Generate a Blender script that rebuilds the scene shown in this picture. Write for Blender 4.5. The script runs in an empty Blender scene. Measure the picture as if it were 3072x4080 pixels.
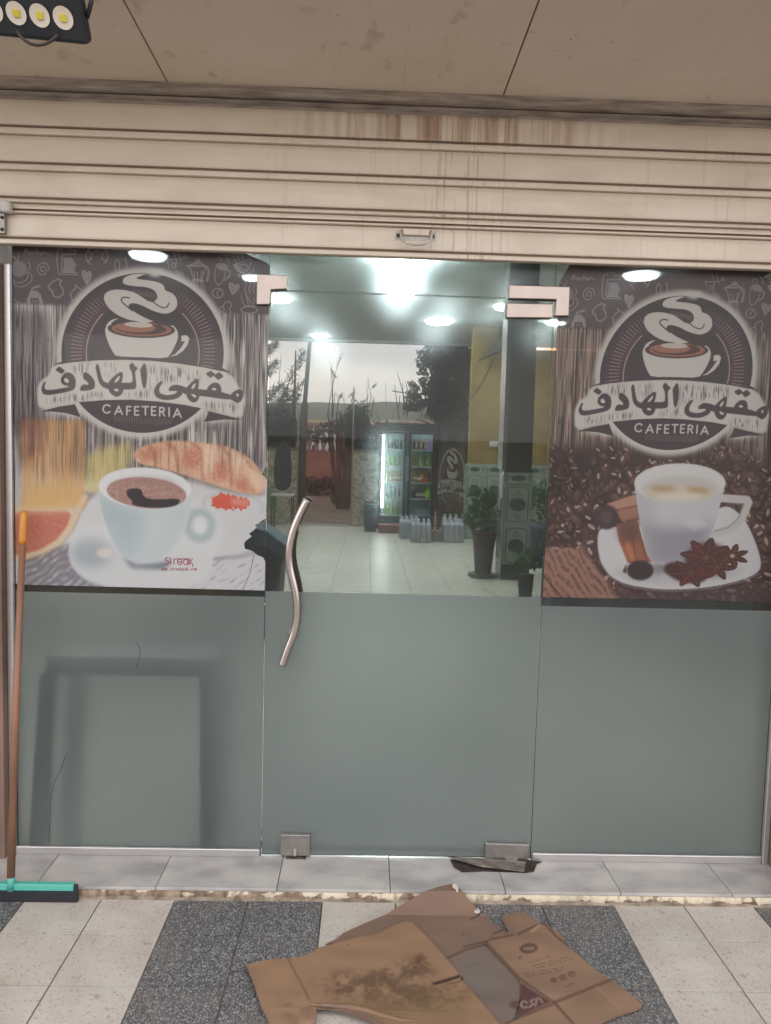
import bpy, math, random
import numpy as np
from mathutils import Vector, Matrix
random.seed(7); rng = np.random.default_rng(7)
scene = bpy.context.scene
col = scene.collection

# ------------------------------------------------------------------ camera
CX, CY, CZ = 0.3577, -2.6473, 1.4824
YAW, PITCH, ROLL, FPX = 0.0255, -0.0745, 0.0274, 2948.27
def basis():
    cy, sy, cp, sp = math.cos(YAW), math.sin(YAW), math.cos(PITCH), math.sin(PITCH)
    f = Vector((sy*cp, cy*cp, sp)); r = Vector((cy, -sy, 0)); u = r.cross(f)
    c, s = math.cos(ROLL), math.sin(ROLL)
    return c*r + s*u, -s*r + c*u, f
BR, BU, BF = basis()
camd = bpy.data.cameras.new('camera'); cam = bpy.data.objects.new('camera', camd); col.objects.link(cam)
camd.sensor_fit = 'VERTICAL'; camd.sensor_height = 24.0; camd.lens = 24.0*FPX/4080
camd.clip_start = 0.02; camd.clip_end = 2000
M = Matrix(((BR.x, BU.x, -BF.x, CX), (BR.y, BU.y, -BF.y, CY), (BR.z, BU.z, -BF.z, CZ), (0, 0, 0, 1)))
cam.matrix_world = M; scene.camera = cam

# ------------------------------------------------------------------ light
SUN_EL, SUN_AZ = 14.0, -20.0      # low sun beyond the back garden, slightly left of straight ahead, veiled by cloud
w = bpy.data.worlds.new('World'); scene.world = w; w.use_nodes = True
nt = w.node_tree; nt.nodes.clear()
def N(t, ty, **k):
    n = t.nodes.new(ty)
    for a, b in k.items(): setattr(n, a, b)
    return n
out = N(nt, 'ShaderNodeOutputWorld'); bg = N(nt, 'ShaderNodeBackground')
sky = N(nt, 'ShaderNodeTexSky'); sky.sky_type = 'NISHITA'; sky.sun_disc = False
sky.sun_elevation = math.radians(SUN_EL); sky.sun_rotation = math.radians(SUN_AZ)
tc = N(nt, 'ShaderNodeTexCoord'); mp = N(nt, 'ShaderNodeMapping'); mp.inputs['Scale'].default_value = (1.2, 1.2, 7.0)
nz = N(nt, 'ShaderNodeTexNoise'); nz.inputs['Scale'].default_value = 2.2; nz.inputs['Detail'].default_value = 5
cr = N(nt, 'ShaderNodeValToRGB')
cr.color_ramp.elements[0].position = 0.36; cr.color_ramp.elements[0].color = (6.1, 6.25, 6.6, 1)
cr.color_ramp.elements[1].position = 0.66; cr.color_ramp.elements[1].color = (9.1, 8.7, 8.5, 1)
mx = N(nt, 'ShaderNodeMix', data_type='RGBA'); mx.inputs[0].default_value = 0.94
L = nt.links.new
L(tc.outputs['Generated'], mp.inputs['Vector']); L(mp.outputs[0], nz.inputs['Vector']); L(nz.outputs[0], cr.inputs[0])
L(sky.outputs[0], mx.inputs[6]); L(cr.outputs[0], mx.inputs[7]); L(mx.outputs[2], bg.inputs[0]); L(bg.outputs[0], out.inputs[0])
bg.inputs[1].default_value = 0.10
sd = bpy.data.lights.new('sun', 'SUN'); sd.energy = 0.5; sd.angle = math.radians(25); sd.color = (1, 0.9, 0.8)
so = bpy.data.objects.new('sun', sd); col.objects.link(so)
saz, sel = math.radians(SUN_AZ), math.radians(SUN_EL)
sdir = Vector((math.sin(saz)*math.cos(sel), math.cos(saz)*math.cos(sel), math.sin(sel)))
so.rotation_euler = sdir.to_track_quat('Z', 'Y').to_euler()
vs = scene.view_settings; vs.view_transform = 'Standard'; vs.look = 'None'; vs.exposure = 1.9; vs.gamma = 1; vs.use_curve_mapping = False
cy_ = scene.cycles; cy_.max_bounces = 10; cy_.transparent_max_bounces = 16; cy_.diffuse_bounces = 4; cy_.glossy_bounces = 4; cy_.transmission_bounces = 6
cy_.sample_clamp_indirect = 6; cy_.caustics_refractive = False; cy_.caustics_reflective = False
cy_.use_denoising = True

# ------------------------------------------------------------------ pixel helper: a point of the photograph on a plane of the world
def at(px, py, **pl):
    d = BF + BR*((px-1536)/FPX) - BU*((py-2040)/FPX)
    (ax, v), = pl.items(); i = 'xyz'.index(ax); o = Vector((CX, CY, CZ))
    return o + d*((v-o[i])/d[i])
def zoomf(x0, y0, s): return lambda X, Y: (x0+X/s, y0+Y/s)
def sc(c, k=1.0):
    f = lambda v: (v/255/12.92 if v/255 <= 0.04045 else ((v/255+0.055)/1.055)**2.4)*k
    return (f(c[0]), f(c[1]), f(c[2]), 1)

# ------------------------------------------------------------------ materials
def newmat(name):
    m = bpy.data.materials.new(name); m.use_nodes = True; t = m.node_tree
    return m, t, t.nodes['Principled BSDF'], t.links.new
def mat(name, c, rough=0.6, metal=0.0, var=0.12, scale=6.0, stretch=(1, 1, 1), c2=None, bump=0.0, bscale=40.0, spec=0.5, lo=0.35, hi=0.7, detail=5, emit=None, es=0):
    m, t, b, L = newmat(name)
    tc = N(t, 'ShaderNodeTexCoord'); mp = N(t, 'ShaderNodeMapping'); mp.inputs['Scale'].default_value = stretch
    nz = N(t, 'ShaderNodeTexNoise'); nz.inputs['Scale'].default_value = scale; nz.inputs['Detail'].default_value = detail
    r = N(t, 'ShaderNodeValToRGB'); e = r.color_ramp.elements
    if c2 is None: c2 = tuple(x*(1-var*2) for x in c[:3])+(1,)
    e[0].position = lo; e[0].color = c2; e[1].position = hi; e[1].color = c
    L(tc.outputs['Object'], mp.inputs[0]); L(mp.outputs[0], nz.inputs['Vector']); L(nz.outputs[0], r.inputs[0]); L(r.outputs[0], b.inputs['Base Color'])
    b.inputs['Roughness'].default_value = rough; b.inputs['Metallic'].default_value = metal; b.inputs['Specular IOR Level'].default_value = spec
    if bump:
        n2 = N(t, 'ShaderNodeTexNoise'); n2.inputs['Scale'].default_value = bscale; n2.inputs['Detail'].default_value = 4
        bp = N(t, 'ShaderNodeBump'); bp.inputs['Strength'].default_value = bump; bp.inputs['Distance'].default_value = 0.01
        L(mp.outputs[0], n2.inputs['Vector']); L(n2.outputs[0], bp.inputs['Height']); L(bp.outputs[0], b.inputs['Normal'])
    if emit: b.inputs['Emission Color'].default_value = emit; b.inputs['Emission Strength'].default_value = es
    return m
def noise_node(t, L, scale, detail=4, stretch=(1, 1, 1), vec=None):
    if vec is None: vec = N(t, 'ShaderNodeTexCoord').outputs['Object']
    mp = N(t, 'ShaderNodeMapping'); mp.inputs['Scale'].default_value = stretch
    nz = N(t, 'ShaderNodeTexNoise'); nz.inputs['Scale'].default_value = scale; nz.inputs['Detail'].default_value = detail
    L(vec, mp.inputs[0]); L(mp.outputs[0], nz.inputs['Vector']); return nz.outputs[0]
def ramp(t, L, src, pts):
    r = N(t, 'ShaderNodeValToRGB'); e = r.color_ramp.elements
    e[0].position, e[0].color = pts[0][0], pts[0][1]; e[1].position, e[1].color = pts[-1][0], pts[-1][1]
    for p, c in pts[1:-1]: k = e.new(p); k.color = c
    L(src, r.inputs[0]); return r.outputs[0]
def mixc(t, L, fac, a, b, mode='MIX'):
    m = N(t, 'ShaderNodeMix', data_type='RGBA', blend_type=mode)
    for s, v in ((m.inputs[0], fac), (m.inputs[6], a), (m.inputs[7], b)):
        if hasattr(v, 'links') or hasattr(v, 'is_linked'): L(v, s)
        else: s.default_value = v
    return m.outputs[2]
def math_n(t, L, op, a, b=0.0):
    m = N(t, 'ShaderNodeMath', operation=op)
    for s, v in ((m.inputs[0], a), (m.inputs[1], b)):
        if hasattr(v, 'is_linked'): L(v, s)
        else: s.default_value = v
    return m.outputs[0]
W4 = (1, 1, 1, 1); K4 = (0, 0, 0, 1)

# ------------------------------------------------------------------ mesh building
class MB:
    def __init__(s): s.v = []; s.f = []; s.sm = False
    def add(s, v, f):
        o = len(s.v); s.v += [tuple(x) for x in v]; s.f += [tuple(i+o for i in q) for q in f]; return s
    def box(s, a, b):
        x0, y0, z0 = a; x1, y1, z1 = b
        return s.add([(x0,y0,z0),(x1,y0,z0),(x1,y1,z0),(x0,y1,z0),(x0,y0,z1),(x1,y0,z1),(x1,y1,z1),(x0,y1,z1)],
                     [(0,3,2,1),(4,5,6,7),(0,1,5,4),(1,2,6,5),(2,3,7,6),(3,0,4,7)])
    def obox(s, c, ux, uy, uz):   # box by centre and half-axes
        c, ux, uy, uz = map(Vector, (c, ux, uy, uz)); v = []
        for k in (-1, 1):
            for a, b in ((-1,-1),(1,-1),(1,1),(-1,1)): v.append(c+ux*a+uy*b+uz*k)
        return s.add(v, [(0,3,2,1),(4,5,6,7),(0,1,5,4),(1,2,6,5),(2,3,7,6),(3,0,4,7)])
    def prism(s, pts, d):          # polygon of 3d points extruded by vector d
        n = len(pts); p = [Vector(q) for q in pts]; d = Vector(d)
        return s.add(p+[q+d for q in p], [tuple(range(n))[::-1], tuple(range(n, 2*n))]+[(i, (i+1) % n, n+(i+1) % n, n+i) for i in range(n)])
    def profile_x(s, pr, x0, x1):  # closed (y,z) profile along x
        return s.prism([(x0, y, z) for y, z in pr], (x1-x0, 0, 0))
    def tube(s, path, r, n=10, cap=True):
        P = [Vector(p) for p in path]; m = len(P); R = r if isinstance(r, (list, tuple)) else [r]*m
        o = len(s.v); up = Vector((0.13, 0.31, 0.94)).normalized(); prev = None
        for i, p in enumerate(P):
            t = (P[min(i+1, m-1)]-P[max(i-1, 0)]).normalized()
            a = t.cross(up) if prev is None else (prev - t*prev.dot(t))
            if a.length < 1e-5: a = t.cross(Vector((1, 0, 0)))
            a.normalize(); prev = a; b = t.cross(a)
            for k in range(n):
                an = 2*math.pi*k/n; s.v.append(tuple(p+(a*math.cos(an)+b*math.sin(an))*R[i]))
        for i in range(m-1):
            for k in range(n): s.f.append((o+i*n+k, o+i*n+(k+1) % n, o+(i+1)*n+(k+1) % n, o+(i+1)*n+k))
        if cap: s.f.append(tuple(o+k for k in range(n))[::-1]); s.f.append(tuple(o+(m-1)*n+k for k in range(n)))
        return s
    def lathe(s, c, prof, n=16):   # prof [(r,z)...]
        o = len(s.v); cx, cy, cz = c
        for r, z in prof:
            for k in range(n): an = 2*math.pi*k/n; s.v.append((cx+r*math.cos(an), cy+r*math.sin(an), cz+z))
        for i in range(len(prof)-1):
            for k in range(n): s.f.append((o+i*n+k, o+i*n+(k+1) % n, o+(i+1)*n+(k+1) % n, o+(i+1)*n+k))
        s.f.append(tuple(o+k for k in range(n))[::-1]); s.f.append(tuple(o+(len(prof)-1)*n+k for k in range(n)))
        return s
    def mesh(s, name, m, smooth=False):
        me = bpy.data.meshes.new(name); me.from_pydata(s.v, [], s.f); me.update()
        if m: me.materials.append(m)
        if smooth:
            for p in me.polygons: p.use_smooth = True
        return me
    def build(s, name, m, parent=None, smooth=False, bevel=0, kind=None):
        return put(name, s.mesh(name, m, smooth), parent, bevel=bevel, kind=kind)
def put(name, me, parent=None, loc=None, rot=None, bevel=0, kind=None):
    o = bpy.data.objects.new(name, me); col.objects.link(o)
    if parent is not None: o.parent = parent
    if loc is not None: o.location = loc
    if rot is not None: o.rotation_euler = rot
    if bevel:
        b = o.modifiers.new('bevel', 'BEVEL'); b.width = bevel; b.segments = 2; b.limit_method = 'ANGLE'; b.angle_limit = 0.6
    if kind: o['kind'] = kind
    return o
def thing(name, label, cat, group=None):
    o = bpy.data.objects.new(name, None); col.objects.link(o); o.empty_display_size = 0.1
    return tag(o, label, cat, group)
def tag(o, label, cat, group=None, kind=None):
    o['label'] = label; o['category'] = cat
    if group: o['group'] = group
    if kind: o['kind'] = kind
    return o
def copy_tree(o, parent=None):
    c = o.copy(); col.objects.link(c); c.parent = parent
    for ch in [x for x in bpy.data.objects if x.parent == o]: copy_tree(ch, c)
    return c

# ------------------------------------------------------------------ a small painter for flat print
class Paint:
    def __init__(s, x0, y0, x1, y1, res, fn):   # plane window (u right, v down), fn maps photo px -> plane (u,v)
        s.x0, s.y0, s.res = x0, y0, res; s.W = int(round((x1-x0)/res)); s.H = int(round((y1-y0)/res)); s.fn = fn
        s.x1, s.y1 = x1, y1
        s.a = np.zeros((s.H, s.W, 3), np.float32)
        s.yy, s.xx = np.mgrid[0:s.H, 0:s.W].astype(np.float32)
    def tp(s, pts, zf=None):
        o = []
        for p in pts:
            q = zf(*p) if zf else p
            u, v = s.fn(*q); o.append(((u-s.x0)/s.res, (v-s.y0)/s.res))
        return np.array(o, np.float32)
    def poly(s, P, blur=0):
        ss = 2; m = np.zeros((s.H, s.W), np.float32)
        x0 = max(0, int(P[:, 0].min())-2); x1 = min(s.W, int(P[:, 0].max())+3); y0 = max(0, int(P[:, 1].min())-2); y1 = min(s.H, int(P[:, 1].max())+3)
        if x1 <= x0 or y1 <= y0: return m
        X = (np.arange((x1-x0)*ss)+.5)/ss+x0; Y = (np.arange((y1-y0)*ss)+.5)/ss+y0
        ins = np.zeros((len(Y), len(X)), bool); n = len(P)
        for i in range(n):
            ax, ay = P[i]; bx, by = P[(i+1) % n]
            if ay == by: continue
            c = (Y > min(ay, by)) & (Y <= max(ay, by))
            if not c.any(): continue
            xi = ax+(Y[c]-ay)*(bx-ax)/(by-ay)
            ins[c] ^= X[None, :] < xi[:, None]
        g = ins.reshape(y1-y0, ss, x1-x0, ss).mean((1, 3))
        m[y0:y1, x0:x1] = g
        return s.blur(m, blur) if blur else m
    def dab(s, P, c, a, mask):      # a small polygon laid locally
        x0 = max(0, int(P[:, 0].min())-1); x1 = min(s.W, int(P[:, 0].max())+2); y0 = max(0, int(P[:, 1].min())-1); y1 = min(s.H, int(P[:, 1].max())+2)
        if x1 <= x0 or y1 <= y0: return
        X = (np.arange((x1-x0)*2)+.5)/2+x0; Y = (np.arange((y1-y0)*2)+.5)/2+y0; ins = np.zeros((len(Y), len(X)), bool)
        for i in range(len(P)):
            ax, ay = P[i]; bx, by = P[(i+1) % len(P)]
            if ay == by: continue
            k = (Y > min(ay, by)) & (Y <= max(ay, by))
            if k.any(): ins[k] ^= X[None, :] < (ax+(Y[k]-ay)*(bx-ax)/(by-ay))[:, None]
        m = (ins.reshape(y1-y0, 2, x1-x0, 2).mean((1, 3))*mask[y0:y1, x0:x1]*a)[..., None]
        s.a[y0:y1, x0:x1] = s.a[y0:y1, x0:x1]*(1-m)+np.asarray(c, np.float32)*m
    def stroke(s, P, w, blur=0):
        m = np.zeros((s.H, s.W), np.float32)
        for i in range(len(P)-1):
            ax, ay = P[i]; bx, by = P[i+1]
            x0 = max(0, int(min(ax, bx)-w-2)); x1 = min(s.W, int(max(ax, bx)+w+3)); y0 = max(0, int(min(ay, by)-w-2)); y1 = min(s.H, int(max(ay, by)+w+3))
            if x1 <= x0 or y1 <= y0: continue
            X = s.xx[y0:y1, x0:x1]; Y = s.yy[y0:y1, x0:x1]
            dx, dy = bx-ax, by-ay; l = dx*dx+dy*dy+1e-6
            t = np.clip(((X-ax)*dx+(Y-ay)*dy)/l, 0, 1)
            d = np.hypot(X-ax-t*dx, Y-ay-t*dy)
            m[y0:y1, x0:x1] = np.maximum(m[y0:y1, x0:x1], np.clip(w/2-d+.5, 0, 1))
        return s.blur(m, blur) if blur else m
    def blur(s, m, r):
        r = int(max(1, round(r)))
        for _ in range(3):
            for ax in (0, 1):
                p = np.pad(m, [(r+1, r) if k == ax else (0, 0) for k in range(2)], mode='edge').cumsum(ax)
                n = m.shape[ax]; hi = np.take(p, range(2*r+1, 2*r+1+n), ax); lo = np.take(p, range(0, n), ax)
                m = (hi-lo)/(2*r+1)
        return m
    def lay(s, m, c, a=1.0):
        m = (m*a)[..., None]; c = np.asarray(c, np.float32); s.a = s.a*(1-m)+c*m
    def mul(s, m, k): s.a *= (1-m[..., None]*(1-np.asarray(k, np.float32)))
    def noise(s, sx, sy, seed=0):
        g = np.random.default_rng(seed); w = int(s.W/sx)+3; h = int(s.H/sy)+3
        q = g.random((h, w)).astype(np.float32)
        X = s.xx/sx; Y = s.yy/sy; xi = X.astype(int); yi = Y.astype(int); fx = X-xi; fy = Y-yi
        fx = fx*fx*(3-2*fx); fy = fy*fy*(3-2*fy)
        return (q[yi, xi]*(1-fx)+q[yi, xi+1]*fx)*(1-fy)+(q[yi+1, xi]*(1-fx)+q[yi+1, xi+1]*fx)*fy
    def image(s, name):
        im = bpy.data.images.new(name, s.W, s.H); b = np.ones((s.H, s.W, 4), np.float32)
        b[..., :3] = np.clip(s.a[::-1]/255, 0, 1); im.pixels.foreach_set(b.ravel()); im.update(); im.pack(); return im
def ell(cx, cy, rx, ry, n=40, rot=0, a0=0, a1=360):
    o = []; c, s_ = math.cos(math.radians(rot)), math.sin(math.radians(rot))
    for i in range(n+(1 if a1-a0 < 360 else 0)):
        t = math.radians(a0+(a1-a0)*i/n); x, y = rx*math.cos(t), ry*math.sin(t); o.append((cx+x*c-y*s_, cy+x*s_+y*c))
    return o
def smooth(pts, closed=True, it=2):
    for _ in range(it):
        o = []; n = len(pts)
        for i in range(n if closed else n-1):
            a, b = pts[i], pts[(i+1) % n]; o += [(a[0]*.75+b[0]*.25, a[1]*.75+b[1]*.25), (a[0]*.25+b[0]*.75, a[1]*.25+b[1]*.75)]
        pts = o if closed else [pts[0]]+o+[pts[-1]]
    return pts
# ------------------------------------------------------------------ printed posters
GL = {'C': [[(.95,.18),(.75,.03),(.5,0),(.2,.12),(.03,.4),(.03,.62),(.2,.88),(.5,1),(.78,.96),(.95,.82)]],
 'A': [[(0,1),(.5,0),(1,1)],[(.2,.68),(.8,.68)]], 'F': [[(.1,1),(.1,0),(.85,0)],[(.1,.48),(.75,.48)]],
 'E': [[(.85,1),(.1,1),(.1,0),(.85,0)],[(.1,.48),(.75,.48)]], 'T': [[(0,0),(1,0)],[(.5,0),(.5,1)]],
 'R': [[(.1,1),(.1,0),(.55,0),(.85,.12),(.85,.38),(.55,.5),(.1,.5)],[(.5,.5),(.92,1)]], 'I': [[(.5,0),(.5,1)]],
 'w': [[(0,.4),(.25,1),(.5,.45),(.75,1),(1,.4)]], '.': [[(.4,.95),(.5,1)]], 's': [[(.9,.45),(.5,.38),(.12,.5),(.5,.68),(.88,.82),(.5,1),(.1,.92)]],
 't': [[(.4,.1),(.4,.9),(.8,1)],[(.05,.4),(.8,.4)]], 'r': [[(.2,.4),(.2,1)],[(.2,.55),(.5,.4),(.85,.42)]],
 'e': [[(.1,.7),(.9,.7),(.8,.45),(.5,.38),(.15,.5),(.08,.72),(.25,.95),(.6,1),(.88,.9)]],
 'a': [[(.85,.4),(.85,1)],[(.85,.5),(.5,.38),(.15,.5),(.08,.7),(.2,.92),(.5,1),(.85,.88)]],
 'k': [[(.15,0),(.15,1)],[(.8,.4),(.15,.72),(.85,1)]], 'p': [[(.12,.4),(.12,1.35)],[(.12,.5),(.5,.38),(.85,.5),(.9,.7),(.8,.92),(.5,1),(.12,.88)]],
 'u': [[(.12,.4),(.12,.82),(.4,1),(.85,.85)],[(.85,.4),(.85,1)]], 'b': [[(.12,0),(.12,1)],[(.12,.5),(.5,.38),(.85,.5),(.9,.7),(.8,.92),(.5,1),(.12,.88)]],
 'c': [[(.88,.48),(.5,.38),(.12,.55),(.12,.82),(.5,1),(.88,.92)]], 'o': [[(.5,.38),(.14,.5),(.08,.7),(.2,.92),(.5,1),(.82,.92),(.92,.7),(.82,.48),(.5,.38)]],
 'm': [[(.05,.4),(.05,1)],[(.05,.5),(.3,.38),(.5,.5),(.5,1)],[(.5,.5),(.75,.38),(.95,.5),(.95,1)]]}
L1 = zoomf(130, 1400, 1.8932); L2 = zoomf(220, 1060, 2.38); L3 = zoomf(0, 980, 2.975); L4 = zoomf(640, 980, 3.4708); L5 = zoomf(0, 1700, 1.5145); L6 = zoomf(620, 2180, 8.33); R2 = zoomf(2100, 1750, 1.714)
DK = (62, 52, 55); LT = (205, 200, 192); CH = (158, 150, 150)

def wood(c, seed, tone=(150, 142, 138)):
    g = np.random.default_rng(seed); wob = (c.noise(9999, 120, seed+8)-.5)*5
    edges = np.cumsum(g.uniform(52, 96, 14)); xw = c.xx+wob; pid = np.zeros(c.a.shape[:2], int)
    for e in edges: pid += xw > e
    tn = g.uniform(-.24, .20, 16)[pid]; gap = np.zeros_like(c.xx)
    for k, e in enumerate(edges): gap = np.maximum(gap, np.clip(1-np.abs(xw-e)/g.uniform(2.2, 4.5), 0, 1))
    W_ = (c.noise(4, 240, seed)*.5+c.noise(2.0, 100, seed+1)*.5)
    fine = np.clip((c.noise(1.5, 60, seed+2)-.5)*1.6+.5, 0, 1)
    v = .60+tn+.95*(W_-.5)+.75*(fine-.5)
    c.a[:] = np.array(tone, np.float32)*(0.36+1.0*np.clip(v, 0, 1.05))[..., None]
    knot = np.clip((c.noise(14, 46, seed+6)-.80)*7, 0, 1); c.lay(knot, (74, 60, 60), .6)
    c.lay(gap, (40, 32, 34), .85)
    cr_ = (c.noise(2.4, 120, seed+4) > .78)*c.noise(9, 120, seed+5)
    c.lay(c.blur(cr_.astype(np.float32), 1), (48, 40, 42), .95)

def doodles(c, zf3, zf4):
    def d3(pts, w=2.6, a=.75): c.lay(c.stroke(c.tp(pts, zf3), w, 0), CH, a)
    def d4(pts, w=2.6, a=.75): c.lay(c.stroke(c.tp(pts, zf4), w, 0), CH, a)
    def hatch(pts, zf, a=.5):
        m = c.poly(c.tp(pts, zf)); st = (np.sin((c.xx*1.3+c.yy*.7)*1.5)*.5+.5)*.5+.5; c.lay(m*st, CH, a)
    for g in ([(300,110),(310,45),(322,85),(335,45),(345,105)], [(365,75),(358,95),(375,112),(390,85),(372,72)], [(425,78),(402,85),(405,108),(430,105)],
              [(450,45),(446,108)], [(448,85),(465,75),(475,108)], [(500,85),(485,95),(495,112),(515,85),(520,108)], [(520,105),(545,75),(570,100),(600,112)]): d3(g, 2.2, .7)
    d3([(522+(8+t*3.1)*math.cos(t*.45)*.85, 290+(8+t*3.1)*math.sin(t*.45)) for t in range(0, 29)])
    d3([(700,50),(690,200),(705,340),(930,350),(915,325),(750,318),(742,300),(752,112),(905,105),(910,62),(840,60),(835,30),(745,30),(735,50),(700,50)])
    hatch([(765,150),(870,150),(925,235),(900,280),(905,330),(755,325),(775,230)], zf3, .8)
    for k in range(5):
        a = math.radians(150+k*60); d3([(1160+70*math.cos(a), 130+62*math.sin(a)), (1160+128*math.cos(a), 130+112*math.sin(a))], 4, .6)
    d3(ell(1160,130,130,112,30,0,120,410), 3); d3(ell(1160,130,66,56,20,0,150,390), 2.4)
    hatch([(1040,465),(985,360),(985,305),(1020,300),(1040,330),(1075,305),(1100,340),(1085,400)], zf3, .9)
    d3([(1040,465),(985,360),(985,305),(1020,300),(1040,330),(1075,305),(1100,340),(1085,400),(1040,465)], 2)
    hatch(ell(240,280,95,95,24), zf3, .7); d3(ell(280,400,120,85,20,-20,-40,200)); d3(ell(260,380,90,60,20,-20,-30,200)); d3(ell(345,250,28,45,14,0,-90,90))
    d3([(150,110),(195,150),(210,180)]); d3([(240,115),(225,180)])
    hatch([(340,690),(335,640),(360,600),(370,550),(440,530),(500,580),(530,690),(490,690),(470,625),(380,625),(375,690)], zf3, 1)
    d3([(390,540),(400,505),(490,480)], 5, .7); d3([(400,650),(430,670),(455,650)], 2)
    d3([(590,480),(600,520),(630,530),(650,600),(700,620),(765,580),(760,520),(720,460),(745,420),(700,400),(640,430),(590,480)], 4, .7)
    d3([(870,650),(850,580),(880,530),(915,510),(905,470),(985,530)], 3); d3([(165,630),(245,680)])
    d3([(1380,300),(1370,210),(1400,170),(1430,210),(1425,290)]); d3([(1495,160),(1520,270)])
    for g in ([(90,180),(130,320)], [(100,195),(310,190)], ell(187,280,26,32,14,0,0,350), [(215,240),(225,300)], [(190,90),(240,250)], [(250,85),(292,225)], [(320,175),(365,155),(350,130),(330,150),(340,185),(395,165)]): d4(g, 2.4, .7)
    for k in range(3): d4([(205+k*12,330+k*28),(325+k*6,390+k*25)], 2)
    d4([(380,290),(415,320),(465,470),(580,470),(630,300)]); d4([(370,285),(630,290),(560,238),(490,238),(410,280)], 3); hatch([(370,285),(630,290),(560,238),(490,238)], zf4, .5)
    d4(ell(527,218,24,18,12,0,0,360), 4); d4([(455,485),(590,490)], 6, .7)
    for a, b in (((465,490),(445,600)), ((490,500),(478,615)), ((520,490),(525,645)), ((560,490),(590,650)), ((590,490),(630,690)), ((465,360),(480,460)), ((515,370),(518,460)), ((578,360),(565,460))): d4([a, b])
    d4([(640,300),(670,340),(668,410),(648,490)], 7, .6)
    hatch(ell(860,300,82,52,24,15), zf4, .8); d4([(778,270),(755,400),(765,500),(800,550),(850,520),(885,450),(912,350)]); d4([(930,335),(970,365),(955,430),(895,480)], 5, .6)
    d4([(890,130),(930,180),(950,240)]); d4(ell(820,200,28,32,14,0,180,400))
    hatch([(1010,270),(1060,350),(1150,400),(1180,395),(1110,330),(1080,260)], zf4, .9); d4([(1010,270),(1060,350),(1130,390),(1230,330),(1262,210)]); d4(ell(1160,300,55,36,20,10,0,360)); d4([(1020,270),(1250,195)])
    d4([(1070,400),(1100,425),(1200,405),(1298,345),(1280,320)]); d4([(1030,200),(1060,250)]); d4([(1070,135),(1085,210)]); d4([(1130,140),(1140,200)])
    hatch([(1000,685),(950,570),(960,520),(1010,530),(1030,560),(1080,540),(1092,580),(1050,640)], zf4, .8); d4([(1000,685),(950,570),(960,520),(1010,530),(1030,560),(1080,540),(1092,580),(1050,640),(1000,685)])
    d4(ell(795,660,72,66,24), 3.2); d4([(820,620),(785,660),(800,700)])
    d4([(810,880),(860,850),(900,790),(960,770),(985,830),(960,870),(980,930)]); d4([(810,880),(830,930),(890,890),(870,840)])
    d4([(1115,690),(1140,790),(1180,840),(1280,850),(1300,720)]); d4(ell(1230,890,112,50,24), 3.2)
    for x in (1170, 1230, 1285): d4([(x,500),(x+22,545),(x-5,600),(x+15,660)]); 
    d4([(1180,660),(1220,820)]); d4([(1200,700),(1260,800)])

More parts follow.
